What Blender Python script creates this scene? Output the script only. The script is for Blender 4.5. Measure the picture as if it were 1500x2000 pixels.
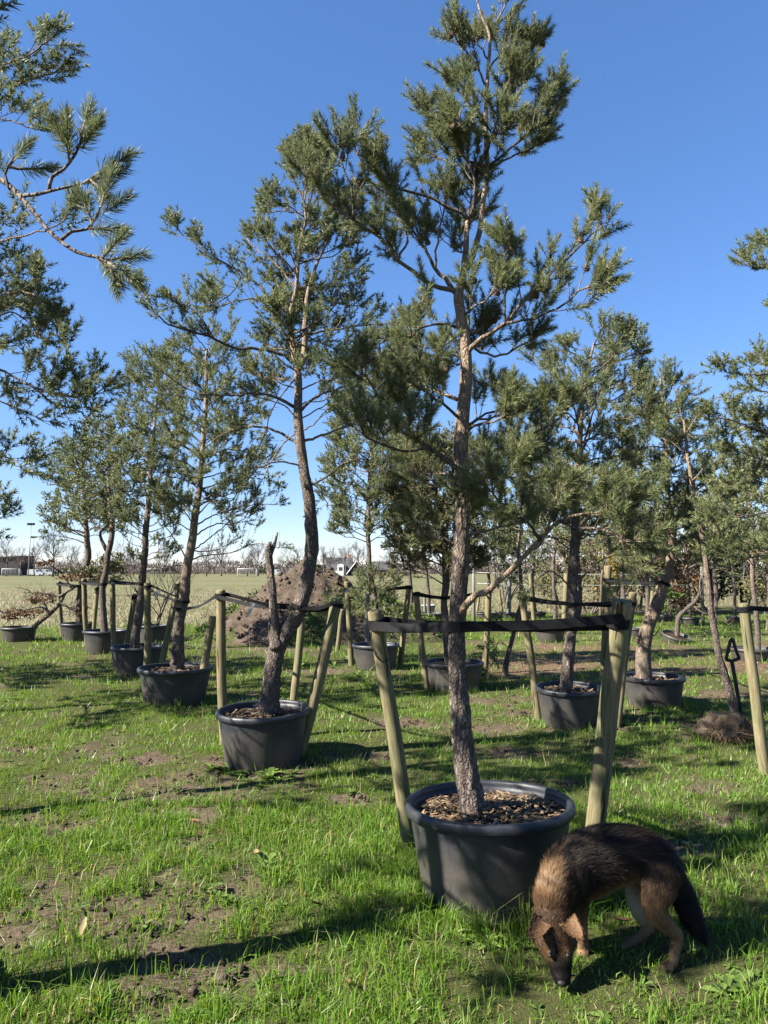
import bpy, bmesh, math, random
import numpy as np
from mathutils import Vector, Matrix, noise as mnoise

# ------------------------------------------------------------------ scene reset
for o in list(bpy.data.objects):
    bpy.data.objects.remove(o, do_unlink=True)
SC = bpy.context.scene
COL = SC.collection
random.seed(7)
RNG = np.random.default_rng(7)

# ------------------------------------------------------------------ camera
F_PX, CAM_H, HORIZON = 1390.0, 1.6, 1115.0
PITCH = math.atan((HORIZON - 1000.0) / F_PX)
cam_d = bpy.data.cameras.new('camera')
cam = bpy.data.objects.new('camera', cam_d)
COL.objects.link(cam)
cam.location = (0, 0, CAM_H)
cam.rotation_euler = (math.pi / 2 + PITCH, 0, 0)
cam_d.sensor_fit = 'VERTICAL'
cam_d.sensor_height = 36.0
cam_d.lens = F_PX / 2000.0 * 36.0
cam_d.clip_start = 0.05
cam_d.clip_end = 3000
SC.camera = cam
SC.render.resolution_x, SC.render.resolution_y = 768, 1024

# ------------------------------------------------------------------ light
SUN_EL = math.radians(37)
to_sun_h = Vector((-0.927, -0.375, 0)).normalized()
TO_SUN = Vector((to_sun_h.x * math.cos(SUN_EL), to_sun_h.y * math.cos(SUN_EL), math.sin(SUN_EL)))
world = bpy.data.worlds.new('World')
SC.world = world
world.use_nodes = True
wn = world.node_tree.nodes
wl = world.node_tree.links
wn.clear()
sky = wn.new('ShaderNodeTexSky')
sky.sky_type = 'NISHITA'
sky.sun_disc = False
sky.sun_elevation = SUN_EL
sky.sun_rotation = math.atan2(TO_SUN.x, TO_SUN.y)
sky.altitude = 0
sky.air_density = 1.0
sky.dust_density = 0.0
sky.ozone_density = 4.0
bg = wn.new('ShaderNodeBackground')
bg.inputs['Strength'].default_value = 0.066
wo = wn.new('ShaderNodeOutputWorld')
hs = wn.new('ShaderNodeHueSaturation')
hs.inputs['Saturation'].default_value = 1.21
tint_ = wn.new('ShaderNodeMix'); tint_.data_type = 'RGBA'; tint_.blend_type = 'MULTIPLY'
tint_.inputs[0].default_value = 1.0
tint_.inputs[7].default_value = (0.93, 0.965, 1.20, 1)
wl.new(sky.outputs[0], tint_.inputs[6])
gm_ = wn.new('ShaderNodeGamma'); gm_.inputs[1].default_value = 0.74
wl.new(tint_.outputs[2], gm_.inputs[0])
wl.new(gm_.outputs[0], hs.inputs['Color'])
wl.new(hs.outputs[0], bg.inputs[0])
wl.new(bg.outputs[0], wo.inputs[0])
sun_d = bpy.data.lights.new('sun', 'SUN')
sun_d.energy = 5.0
sun_d.angle = math.radians(0.53)
sun_d.color = (1.0, 0.945, 0.84)
sun = bpy.data.objects.new('sun', sun_d)
COL.objects.link(sun)
sun.rotation_euler = TO_SUN.to_track_quat('Z', 'Y').to_euler()
sun.location = TO_SUN * 30
SC.view_settings.view_transform = 'Standard'
SC.view_settings.look = 'None'
SC.view_settings.gamma = 1
SC.view_settings.exposure = 2.1
SC.view_settings.use_curve_mapping = False
SC.render.engine = 'CYCLES'

# ------------------------------------------------------------------ pixel -> place
CP, SP = math.cos(PITCH), math.sin(PITCH)

def ray(px, py):
    x, y, z = (px - 750) / F_PX, 1.0, -(py - 1000) / F_PX
    return Vector((x, y * CP - z * SP, y * SP + z * CP))

def at(px, py, Y):
    d = ray(px, py)
    t = Y / d.y
    return Vector((d.x * t, Y, CAM_H + d.z * t))

def G(px, py):
    d = ray(px, py)
    t = CAM_H / -d.z
    return Vector((d.x * t, d.y * t, 0))

def m_per_px(Y):
    return Y / F_PX

# ------------------------------------------------------------------ noise
def _hash(ix, iy, s):
    n = (ix.astype(np.int64) * 374761393 + iy.astype(np.int64) * 668265263 + s * 144665) & 0xffffffff
    n = ((n ^ (n >> 13)) * 1274126177) & 0xffffffff
    return ((n ^ (n >> 16)) & 0xffff) / 65535.0

def vnoise(x, y, s=0):
    x = np.asarray(x, float); y = np.asarray(y, float)
    ix, iy = np.floor(x), np.floor(y)
    fx, fy = x - ix, y - iy
    fx = fx * fx * (3 - 2 * fx); fy = fy * fy * (3 - 2 * fy)
    a = _hash(ix, iy, s); b = _hash(ix + 1, iy, s)
    c = _hash(ix, iy + 1, s); d = _hash(ix + 1, iy + 1, s)
    return (a * (1 - fx) + b * fx) * (1 - fy) + (c * (1 - fx) + d * fx) * fy

def fbm(x, y, s=0, o=4):
    v = 0; a = 0.5; t = 0
    for k in range(o):
        v = v + a * vnoise(np.asarray(x) * 2 ** k, np.asarray(y) * 2 ** k, s + k * 17)
        t += a; a *= 0.5
    return v / t

def sstep(a, b, x):
    t = np.clip((x - a) / (b - a), 0, 1)
    return t * t * (3 - 2 * t)

# ------------------------------------------------------------------ materials
MATS = {}
ALB = 0.62      # base colours below were chosen for a darker exposure; this brings them to real-world values
def A3(c):
    return tuple(v * ALB for v in c)

class NT:
    def __init__(s, name):
        s.m = bpy.data.materials.new(name); s.m.use_nodes = True
        s.n = s.m.node_tree.nodes; s.l = s.m.node_tree.links
        s.n.clear()
        s.out = s.n.new('ShaderNodeOutputMaterial')
        MATS[name] = s.m
    def new(s, t, **kw):
        n = s.n.new(t)
        for k, v in kw.items():
            setattr(n, k, v)
        return n
    def link(s, a, b):
        s.l.new(a, b)
    def coords(s, scale=(1, 1, 1), kind='Object'):
        tc = s.new('ShaderNodeTexCoord'); mp = s.new('ShaderNodeMapping')
        mp.inputs['Scale'].default_value = scale
        s.link(tc.outputs[kind], mp.inputs[0])
        return mp.outputs[0]
    def noise(s, vec, scale, detail=6, rough=0.6):
        n = s.new('ShaderNodeTexNoise')
        n.inputs['Scale'].default_value = scale; n.inputs['Detail'].default_value = detail
        n.inputs['Roughness'].default_value = rough
        if vec is not None:
            s.link(vec, n.inputs['Vector'])
        return n.outputs['Fac']
    def voro(s, vec, scale, feature='F1', out='Distance'):
        n = s.new('ShaderNodeTexVoronoi', feature=feature)
        n.inputs['Scale'].default_value = scale
        s.link(vec, n.inputs['Vector'])
        return n.outputs[out]
    def ramp(s, fac, stops):
        r = s.new('ShaderNodeValToRGB')
        e = r.color_ramp.elements
        while len(e) < len(stops):
            e.new(0.5)
        for i, (p, c) in enumerate(stops):
            e[i].position = p
            e[i].color = (c[0] * ALB, c[1] * ALB, c[2] * ALB, 1) if not isinstance(c, (int, float)) else (c, c, c, 1)
        s.link(fac, r.inputs[0])
        return r.outputs[0]
    def mix(s, fac, a, b, blend='MIX'):
        m = s.new('ShaderNodeMix', data_type='RGBA', blend_type=blend)
        for i, v in ((0, fac), (6, a), (7, b)):
            if isinstance(v, (int, float)):
                m.inputs[i].default_value = v
            elif isinstance(v, tuple):
                m.inputs[i].default_value = (v[0], v[1], v[2], 1)
            else:
                s.link(v, m.inputs[i])
        return m.outputs[2]
    def math(s, op, a, b=None):
        m = s.new('ShaderNodeMath', operation=op)
        for i, v in enumerate((a, b)):
            if v is None: continue
            if isinstance(v, (int, float)): m.inputs[i].default_value = v
            else: s.link(v, m.inputs[i])
        return m.outputs[0]
    def attr(s, name, out='Fac'):
        a = s.new('ShaderNodeAttribute', attribute_name=name)
        return a.outputs[out]
    def bsdf(s, color, rough=0.7, bump=None, bump_dist=0.01, bump_str=0.6, spec=0.3, **kw):
        b = s.new('ShaderNodeBsdfPrincipled')
        for k, v in (('Base Color', color), ('Roughness', rough), ('Specular IOR Level', spec)):
            if isinstance(v, tuple): b.inputs[k].default_value = (v[0], v[1], v[2], 1)
            elif isinstance(v, (int, float)): b.inputs[k].default_value = v
            else: s.link(v, b.inputs[k])
        for k, v in kw.items():
            b.inputs[k].default_value = v
        if bump is not None:
            bp = s.new('ShaderNodeBump')
            bp.inputs['Distance'].default_value = bump_dist
            bp.inputs['Strength'].default_value = bump_str
            s.link(bump, bp.inputs['Height'])
            s.link(bp.outputs[0], b.inputs['Normal'])
        return b.outputs[0]
    def done(s, sh):
        s.link(sh, s.out.inputs['Surface'])
        return s.m

def leaf_mat(name, stops, trans=0.25, rough=0.5, spec=0.3, tcol=None):
    t = NT(name)
    c = t.ramp(t.attr('tint'), stops)
    b = t.bsdf(c, rough, spec=spec)
    tr = t.new('ShaderNodeBsdfTranslucent')
    if tcol:
        t.link(t.mix(1.0, c, tcol, 'MULTIPLY'), tr.inputs[0])
    else:
        t.link(c, tr.inputs[0])
    mx = t.new('ShaderNodeMixShader'); mx.inputs[0].default_value = trans
    t.link(b, mx.inputs[1]); t.link(tr.outputs[0], mx.inputs[2])
    return t.done(mx.outputs[0])

leaf_mat('needle', [(0, (0.115, 0.15, 0.068)), (0.45, (0.235, 0.265, 0.115)), (0.8, (0.34, 0.35, 0.155)), (1, (0.40, 0.34, 0.13))], 0.36, 0.55, 0.3)
leaf_mat('needle_yellow', [(0, (0.08, 0.10, 0.045)), (0.5, (0.16, 0.165, 0.065)), (1, (0.30, 0.21, 0.08))], 0.25, 0.55, 0.3)
leaf_mat('grass', [(0, (0.065, 0.14, 0.020)), (0.5, (0.150, 0.29, 0.034)), (0.85, (0.245, 0.385, 0.058)), (1, (0.50, 0.44, 0.22))], 0.42, 0.45, 0.35, (1.25, 1.2, 0.5))
leaf_mat('weed', [(0, (0.07, 0.13, 0.025)), (1, (0.19, 0.27, 0.06))], 0.35, 0.5, 0.35, (1.2, 1.2, 0.5))
leaf_mat('brown_leaf', [(0, (0.10, 0.055, 0.03)), (1, (0.26, 0.14, 0.06))], 0.2, 0.6)
leaf_mat('yellow_leaf', [(0, (0.25, 0.19, 0.03)), (1, (0.50, 0.36, 0.05))], 0.25, 0.6)
leaf_mat('dark_leaf', [(0, (0.02, 0.035, 0.014)), (1, (0.06, 0.085, 0.028))], 0.15, 0.5)
leaf_mat('olive_leaf', [(0, (0.09, 0.10, 0.035)), (1, (0.20, 0.18, 0.07))], 0.2, 0.55)
leaf_mat('tan_leaf', [(0, (0.20, 0.14, 0.08)), (1, (0.36, 0.26, 0.14))], 0.2, 0.6)
leaf_mat('stubble', [(0, (0.20, 0.16, 0.09)), (0.6, (0.38, 0.32, 0.19)), (1, (0.50, 0.44, 0.28))], 0.15, 0.7)
leaf_mat('far_twig', [(0, (0.075, 0.058, 0.052)), (1, (0.14, 0.105, 0.092))], 0.1, 0.8)
leaf_mat('chip', [(0, (0.06, 0.038, 0.024)), (0.5, (0.20, 0.13, 0.075)), (1, (0.46, 0.34, 0.20))], 0.02, 0.75)
leaf_mat('fur', [(0, (0.005, 0.004, 0.004)), (0.28, (0.020, 0.015, 0.012)), (0.55, (0.17, 0.092, 0.045)), (0.75, (0.34, 0.215, 0.12)), (1, (0.60, 0.50, 0.38))], 0.05, 0.6, 0.14)

def bark_mat():
    t = NT('bark')
    v = t.coords((1, 1, 0.34))
    v2 = t.coords((1, 1, 1))
    nd = t.new('ShaderNodeTexNoise'); nd.inputs['Scale'].default_value = 22; nd.inputs['Detail'].default_value = 4
    t.link(v2, nd.inputs['Vector'])
    ds = t.new('ShaderNodeVectorMath', operation='SCALE'); ds.inputs[3].default_value = 0.045
    t.link(nd.outputs['Color'], ds.inputs[0])
    da = t.new('ShaderNodeVectorMath', operation='ADD'); t.link(v, da.inputs[0]); t.link(ds.outputs[0], da.inputs[1])
    v = da.outputs[0]
    h = t.attr('hfrac')
    n1 = t.noise(v2, 9, 5)
    crack = t.voro(v, 52, 'DISTANCE_TO_EDGE')
    fine = t.noise(v, 120, 4)
    low = t.ramp(t.math('ADD', t.math('MULTIPLY', crack, 1.4), t.math('MULTIPLY', fine, 0.45)),
                 [(0.12, (0.045, 0.034, 0.028)), (0.33, (0.125, 0.098, 0.082)), (0.6, (0.215, 0.175, 0.15)), (0.9, (0.30, 0.25, 0.21))])
    up = t.ramp(t.noise(v, 46, 5), [(0.3, (0.18, 0.125, 0.085)), (0.5, (0.34, 0.25, 0.175)), (0.7, (0.48, 0.38, 0.29))])
    f = t.ramp(t.math('ADD', h, t.math('MULTIPLY', t.math('SUBTRACT', n1, 0.5), 0.5)), [(0.46, 0.0), (0.74, 1.0)])
    col = t.mix(f, low, up)
    hb = t.math('ADD', t.math('MULTIPLY', t.math('MINIMUM', crack, 0.25), 3.0), t.math('MULTIPLY', fine, 0.5))
    t.done(t.bsdf(col, 0.85, hb, 0.012, 0.8, 0.15))
bark_mat()

def twig_mat():
    t = NT('twig')
    v = t.coords((1, 1, 1))
    col = t.ramp(t.noise(v, 14, 4), [(0.3, (0.10, 0.072, 0.052)), (0.5, (0.20, 0.15, 0.11)), (0.72, (0.36, 0.29, 0.22))])
    t.done(t.bsdf(col, 0.8, t.noise(v, 160, 3), 0.004, 0.6, 0.2))
twig_mat()

def simple(name, stops, scale=8, rough=0.7, stretch=(1, 1, 1), bump=0, spec=0.3, bscale=None, detail=6):
    t = NT(name)
    v = t.coords(stretch)
    n = t.noise(v, scale, detail)
    c = t.ramp(n, stops)
    b = t.noise(v, bscale or scale * 4, 4) if bump else None
    return t.done(t.bsdf(c, rough, b, bump or 0.01, 0.7, spec))

simple('cone', [(0.3, (0.07, 0.04, 0.025)), (0.7, (0.20, 0.12, 0.07))], 60, 0.8, bump=0.004)
simple('strap', [(0.3, (0.007, 0.007, 0.008)), (0.7, (0.018, 0.018, 0.019))], 20, 0.75, (1, 1, 6), 0.002, 0.12, 300)
simple('white_tag', [(0.3, (0.60, 0.60, 0.58)), (0.7, (0.78, 0.78, 0.76))], 20, 0.4)
simple('bucket_grey', [(0.3, (0.42, 0.46, 0.50)), (0.7, (0.55, 0.59, 0.63))], 8, 0.4)
simple('burlap', [(0.3, (0.075, 0.055, 0.042)), (0.6, (0.15, 0.115, 0.085)), (0.8, (0.24, 0.19, 0.15))], 18, 0.95, bump=0.015, spec=0.05, bscale=70)
simple('mulch', [(0.3, (0.028, 0.02, 0.014)), (0.6, (0.085, 0.058, 0.038)), (0.8, (0.17, 0.12, 0.075))], 45, 0.95, bump=0.02, spec=0.05)
simple('black_plastic', [(0.3, (0.012, 0.012, 0.013)), (0.7, (0.025, 0.025, 0.026))], 10, 0.5)
simple('house_white', [(0.3, (0.68, 0.68, 0.66)), (0.7, (0.78, 0.78, 0.76))], 2, 0.8)
simple('house_roof', [(0.3, (0.065, 0.066, 0.072)), (0.7, (0.10, 0.10, 0.108))], 3, 0.6)
simple('house_dark', [(0.3, (0.028, 0.026, 0.026)), (0.7, (0.05, 0.046, 0.044))], 2, 0.8)
simple('house_brick', [(0.3, (0.22, 0.11, 0.075)), (0.7, (0.33, 0.17, 0.11))], 3, 0.85)
simple('glass_dark', [(0.3, (0.03, 0.035, 0.045)), (0.7, (0.06, 0.07, 0.085))], 1, 0.12, spec=0.6)
simple('metal_grey', [(0.3, (0.28, 0.29, 0.30)), (0.7, (0.38, 0.39, 0.40))], 4, 0.45)
simple('white_paint', [(0.3, (0.74, 0.74, 0.73)), (0.7, (0.82, 0.82, 0.81))], 4, 0.5)
simple('net', [(0.3, (0.5, 0.5, 0.5)), (0.7, (0.6, 0.6, 0.6))], 4, 0.8)
simple('car_white', [(0.3, (0.50, 0.51, 0.52)), (0.7, (0.56, 0.57, 0.58))], 3, 0.25, spec=0.6)
simple('far_bark', [(0.3, (0.08, 0.066, 0.055)), (0.7, (0.17, 0.14, 0.115))], 5, 0.9)
simple('grey_wood', [(0.3, (0.16, 0.15, 0.14)), (0.7, (0.30, 0.285, 0.265))], 10, 0.9, (4, 4, 0.4), 0.004)
simple('dog_skin', [(0.3, (0.012, 0.010, 0.010)), (0.7, (0.02, 0.018, 0.017))], 60, 0.6, spec=0.3)

def stake_mat():
    t = NT('stake_wood')
    oi = t.new('ShaderNodeObjectInfo')
    tc = t.new('ShaderNodeTexCoord')
    add = t.new('ShaderNodeVectorMath', operation='ADD')
    sc = t.new('ShaderNodeVectorMath', operation='SCALE'); sc.inputs[3].default_value = 30
    cb = t.new('ShaderNodeCombineXYZ')
    t.link(oi.outputs['Random'], cb.inputs[0]); t.link(oi.outputs['Random'], cb.inputs[1])
    t.link(cb.outputs[0], sc.inputs[0])
    t.link(tc.outputs['Object'], add.inputs[0]); t.link(sc.outputs[0], add.inputs[1])
    mp = t.new('ShaderNodeMapping'); mp.inputs['Scale'].default_value = (1, 1, 0.06)
    t.link(add.outputs[0], mp.inputs[0])
    mp2 = t.new('ShaderNodeMapping'); mp2.inputs['Scale'].default_value = (1, 1, 0.35)
    t.link(add.outputs[0], mp2.inputs[0])
    grain = t.noise(mp.outputs[0], 90, 5, 0.65)
    blot = t.noise(mp2.outputs[0], 9, 5)
    wood = t.ramp(grain, [(0.3, (0.13, 0.10, 0.052)), (0.5, (0.235, 0.19, 0.105)), (0.7, (0.33, 0.275, 0.165))])
    green = t.ramp(grain, [(0.3, (0.085, 0.09, 0.042)), (0.7, (0.21, 0.21, 0.105))])
    c = t.mix(t.ramp(blot, [(0.42, 0.0), (0.62, 0.9)]), wood, green)
    crack = t.ramp(t.noise(mp.outputs[0], 28, 2, 0.4), [(0.305, 0.0), (0.33, 1.0)])
    c = t.mix(crack, A3((0.05, 0.036, 0.02)), c)
    hb = t.math('ADD', t.math('MULTIPLY', crack, 1.5), t.math('MULTIPLY', grain, 0.5))
    t.done(t.bsdf(c, 0.8, hb, 0.004, 0.8, 0.2))
stake_mat()

def pot_mat():
    t = NT('pot_plastic')
    v = t.coords((1, 1, 1))
    dust = t.noise(v, 5, 6, 0.65)
    sp = t.noise(v, 40, 4, 0.7)
    base = t.ramp(sp, [(0.3, (0.016, 0.019, 0.025)), (0.7, (0.024, 0.028, 0.037))])
    geo = t.new('ShaderNodeSeparateXYZ')
    t.link(v, geo.inputs[0])
    low = t.ramp(t.math('ADD', geo.outputs[2], t.math('MULTIPLY', dust, -0.35)), [(0.0, 1.0), (0.22, 0.0)])
    f = t.math('ADD', t.math('MULTIPLY', low, 0.5), t.ramp(dust, [(0.5, 0.0), (0.8, 0.30)]))
    c = t.mix(f, base, A3((0.115, 0.098, 0.080)))
    vm = t.coords((1, 1, 0.02))
    scr = t.noise(v, 260, 3)
    r = t.ramp(sp, [(0.3, 0.42), (0.7, 0.56)])
    t.done(t.bsdf(c, r, scr, 0.0012, 0.5, 0.45))
pot_mat()

def ground_mat():
    t = NT('ground')
    v = t.coords((1, 1, 1))
    n = t.noise(v, 3.5, 8, 0.65); n2 = t.noise(v, 30, 6, 0.7); n3 = t.noise(v, 140, 4, 0.7)
    soil = t.ramp(n2, [(0.28, (0.075, 0.052, 0.036)), (0.5, (0.155, 0.115, 0.082)), (0.72, (0.25, 0.195, 0.145))])
    n4 = t.noise(v, 420, 3, 0.7)
    turf = t.ramp(n4, [(0.32, (0.035, 0.034, 0.016)), (0.5, (0.085, 0.098, 0.032)), (0.7, (0.19, 0.165, 0.085))])
    chips = t.ramp(n3, [(0.3, (0.10, 0.062, 0.042)), (0.55, (0.22, 0.145, 0.10)), (0.75, (0.36, 0.26, 0.185))])
    # stubble field: rows
    tc = t.new('ShaderNodeTexCoord'); mp = t.new('ShaderNodeMapping')
    mp.inputs['Rotation'].default_value = (0, 0, 0.12)
    t.link(tc.outputs['Object'], mp.inputs[0])
    wv = t.new('ShaderNodeTexWave', wave_type='BANDS', bands_direction='Y')
    wv.inputs['Scale'].default_value = 0.42; wv.inputs['Distortion'].default_value = 3.0
    wv.inputs['Detail'].default_value = 3; wv.inputs['Detail Scale'].default_value = 2.0
    t.link(mp.outputs[0], wv.inputs[0])
    fn = t.noise(t.coords((0.35, 1, 1)), 0.9, 8, 0.7)
    field = t.ramp(t.math('ADD', t.math('MULTIPLY', wv.outputs['Fac'], 0.35), t.math('MULTIPLY', fn, 0.9)),
                   [(0.35, (0.105, 0.095, 0.058)), (0.55, (0.165, 0.155, 0.088)), (0.72, (0.235, 0.215, 0.13)), (0.9, (0.30, 0.27, 0.17))])
    fgreen = t.ramp(t.noise(t.coords((0.02, 0.06, 1)), 1.0, 5), [(0.38, 0.0), (0.62, 0.75)])
    field = t.mix(fgreen, field, A3((0.13, 0.15, 0.055)))
    c = t.mix(t.attr('soil'), turf, soil)
    c = t.mix(t.attr('chips'), c, chips)
    c = t.mix(t.attr('field'), c, field)
    hb = t.math('ADD', n2, t.math('MULTIPLY', n3, 0.4))
    t.done(t.bsdf(c, 0.95, hb, 0.03, 0.8, 0.05))
ground_mat()

def heap_mat():
    t = NT('heap_soil')
    v = t.coords((1, 1, 1))
    n = t.noise(v, 6, 8, 0.7); n2 = t.noise(v, 28, 5, 0.7)
    c = t.ramp(n, [(0.3, (0.060, 0.043, 0.033)), (0.5, (0.125, 0.094, 0.073)), (0.7, (0.20, 0.155, 0.122))])
    c = t.mix(t.attr('turf'), c, A3((0.085, 0.10, 0.035)))
    t.done(t.bsdf(c, 0.95, n2, 0.05, 0.9, 0.05))
heap_mat()

# ------------------------------------------------------------------ mesh builder
class MB:
    """collects vertices / faces / one float attribute; build() links ONE object"""
    def __init__(s):
        s.V = []; s.Q = []; s.T = []; s.A = []; s.n = 0
    def add(s, v, quads=None, tris=None, a=None):
        v = np.asarray(v, float).reshape(-1, 3)
        s.V.append(v)
        if quads is not None and len(quads): s.Q.append(np.asarray(quads, np.int64) + s.n)
        if tris is not None and len(tris): s.T.append(np.asarray(tris, np.int64) + s.n)
        if a is None: a = np.zeros(len(v))
        s.A.append(np.broadcast_to(np.asarray(a, float), (len(v),)))
        s.n += len(v)
    def tube(s, pts, rad, seg=6, cap=True, a=None, flat=None, disp=None):
        P = np.asarray(pts, float); n = len(P)
        R = np.broadcast_to(np.asarray(rad, float), (n,))
        T = np.gradient(P, axis=0)
        T /= np.linalg.norm(T, axis=1)[:, None] + 1e-12
        ref = np.array([0, 0, 1.0]) if abs(T[0][2]) < 0.9 else np.array([1.0, 0, 0])
        U = np.zeros_like(P)
        u = np.cross(T[0], ref); u /= np.linalg.norm(u)
        for i in range(n):
            u = u - T[i] * np.dot(u, T[i]); u /= np.linalg.norm(u) + 1e-12
            U[i] = u
        W = np.cross(T, U)
        th = np.linspace(0, 2 * np.pi, seg, endpoint=False)
        rr = R[:, None] * np.ones(seg)[None]
        if disp is not None:
            rr = rr + disp(np.arange(n), th)
        V = P[:, None, :] + rr[:, :, None] * (np.cos(th)[None, :, None] * U[:, None, :] + np.sin(th)[None, :, None] * W[:, None, :])
        V = V.reshape(-1, 3)
        i = np.arange(n - 1)[:, None] * seg; j = np.arange(seg)[None]; j2 = (j + 1) % seg
        Q = np.stack([i + j, i + j2, i + seg + j2, i + seg + j], -1).reshape(-1, 4)
        av = None
        if a is not None:
            av = np.repeat(np.broadcast_to(np.asarray(a, float), (n,)), seg)
        tris = None
        if cap:
            V = np.vstack([V, P[0], P[-1]])
            c0, c1 = n * seg, n * seg + 1
            jj = np.arange(seg)
            tris = np.vstack([np.stack([np.full(seg, c0), (jj + 1) % seg, jj], -1),
                              np.stack([np.full(seg, c1), (n - 1) * seg + jj, (n - 1) * seg + (jj + 1) % seg], -1)])
            if av is not None: av = np.concatenate([av, [av[0], av[-1]]])
        s.add(V, Q, tris, av)
    def box(s, c, size, rot=None):
        c = np.asarray(c, float); h = np.asarray(size, float) / 2
        v = np.array([[x, y, z] for x in (-1, 1) for y in (-1, 1) for z in (-1, 1)], float) * h
        if rot is not None: v = v @ np.asarray(rot.to_3x3() if hasattr(rot, 'to_3x3') else rot).T
        s.add(v + c, [[0, 1, 3, 2], [4, 6, 7, 5], [0, 4, 5, 1], [2, 3, 7, 6], [0, 2, 6, 4], [1, 5, 7, 3]])
    def lathe(s, prof, seg=48, warp=None):
        n = len(prof); th = np.linspace(0, 2 * np.pi, seg, endpoint=False)
        V = np.array([[r * math.cos(t), r * math.sin(t), z] for r, z in prof for t in th])
        i = np.arange(n - 1)[:, None] * seg; j = np.arange(seg)[None]; j2 = (j + 1) % seg
        Q = np.stack([i + j, i + j2, i + seg + j2, i + seg + j], -1).reshape(-1, 4)
        s.add(V, Q)
    def build(s, name, mat, parent=None, org=(0, 0, 0), attr='tint', smooth=True):
        V = np.vstack(s.V) - np.asarray(org, float)
        A = np.concatenate(s.A)
        Q = np.vstack(s.Q) if s.Q else np.zeros((0, 4), np.int64)
        T = np.vstack(s.T) if s.T else np.zeros((0, 3), np.int64)
        me = bpy.data.meshes.new(name)
        me.vertices.add(len(V)); me.vertices.foreach_set('co', V.astype(np.float32).ravel())
        nl = len(Q) * 4 + len(T) * 3
        me.loops.add(nl)
        me.loops.foreach_set('vertex_index', np.concatenate([Q.ravel(), T.ravel()]).astype(np.int32))
        me.polygons.add(len(Q) + len(T))
        st = np.concatenate([np.arange(len(Q)) * 4, len(Q) * 4 + np.arange(len(T)) * 3]).astype(np.int32)
        me.polygons.foreach_set('loop_start', st)
        me.update(calc_edges=True)
        me.polygons.foreach_set('use_smooth', np.full(len(Q) + len(T), smooth))
        at_ = me.attributes.new(attr, 'FLOAT', 'POINT')
        at_.data.foreach_set('value', A.astype(np.float32))
        me.materials.append(MATS[mat])
        o = bpy.data.objects.new(name, me)
        COL.objects.link(o)
        if parent is not None: o.parent = parent
        return o

def tag(o, label=None, cat=None, group=None, kind=None):
    if label: o['label'] = label
    if cat: o['category'] = cat
    if group: o['group'] = group
    if kind: o['kind'] = kind
    return o

def empty(name, loc, label=None, cat=None, group=None):
    o = bpy.data.objects.new(name, None)
    o.empty_display_size = 0.1
    COL.objects.link(o); o.location = loc
    return tag(o, label, cat, group)

def copy_tree(o, parent=None):
    c = o.copy(); COL.objects.link(c); c.parent = parent
    for ch in o.children:
        copy_tree(ch, c)
    return c

def smooth_path(pts, step):
    P = np.asarray(pts, float)
    if len(P) == 2:
        P = np.vstack([P[0], (P[0] + P[1]) / 2, P[1]])
    ext = np.vstack([2 * P[0] - P[1], P, 2 * P[-1] - P[-2]])
    out = []
    for i in range(1, len(ext) - 2):
        p0, p1, p2, p3 = ext[i - 1:i + 3]
        k = max(2, int(np.linalg.norm(p2 - p1) / step))
        for t in np.arange(k) / k:
            out.append(0.5 * ((2 * p1) + (-p0 + p2) * t + (2 * p0 - 5 * p1 + 4 * p2 - p3) * t * t + (-p0 + 3 * p1 - 3 * p2 + p3) * t ** 3))
    out.append(P[-1])
    return np.array(out)

def arclen(P):
    return np.concatenate([[0], np.cumsum(np.linalg.norm(np.diff(P, axis=0), axis=1))])

def unit(v):
    return v / (np.linalg.norm(v) + 1e-12)

# ------------------------------------------------------------------ ground
SOIL_SPOTS = [(55, 1590, .30, .22), (175, 1612, .35, .16), (300, 1592, .35, .15), (390, 1610, .25, .14), (450, 1742, .28, .12), (400, 1795, .25, .10),
              (20, 1830, .22, .14), (420, 1885, .45, .12), (1420, 1600, .5, .16), (1330, 1655, .3, .14), (1250, 1490, .3, .15), (440, 1490, .30, .18), (500, 1512, .35, .14),
              (790, 1410, .6, .3), (620, 1310, 1.0, .5), (560, 1270, 1.6, .5), (1190, 1425, .7, .2), (1060, 1395, .8, .3), (1400, 1420, .9, .35), (1480, 1360, .9, .5),
              (800, 1790, .16, .08), (720, 1480, .4, .2), (960, 1420, .5, .2), (290, 1480, .35, .15), (60, 1460, .4, .18), (200, 1700, .2, .10), (1290, 1655, .25, .10), (990, 1470, .4, .2), (690, 1560, .2, .1), (250, 1850, .2, .1)]
SOIL_P = [(G(a, b), rx, ry) for a, b, rx, ry in SOIL_SPOTS]

def soil_mask(x, y):
    n = fbm(x * 1.1, y * 1.1, 5, 4); n2 = fbm(x * 3.5, y * 3.5, 11, 3)
    m = sstep(0.565, 0.66, n * 0.60 + n2 * 0.40) * 0.85
    for p, rx, ry in SOIL_P:
        d = np.sqrt(((x - p.x) / rx) ** 2 + ((y - p.y) / ry) ** 2)
        m = np.maximum(m, 1 - sstep(0.30, 1.15, d + (n2 - 0.5) * 2.2))
    return m

def chip_mask(x, y):
    n = fbm(x * 0.7, y * 0.7, 31, 4)
    yy = y - 0.18 * (x - 3)
    m = sstep(9.2, 10.4, yy + (n - .5) * 4) * (1 - sstep(15, 18, yy + (n - .5) * 4)) * sstep(0.6, 2.2, x + (n - .5) * 2)
    m2 = sstep(0.47, 0.60, fbm(x * 0.8, y * 1.2, 77, 4))
    return m * (0.3 + 0.7 * m2)

def field_mask(x, y):
    n = fbm(x * 0.25, y * 0.25, 41, 3)
    edge = np.where(x < 1.0, 21.5, 25 + np.clip(x - 1, 0, 30) * 0.55)
    return sstep(-1.2, 1.2, y - edge + (n - .5) * 4)

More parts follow.
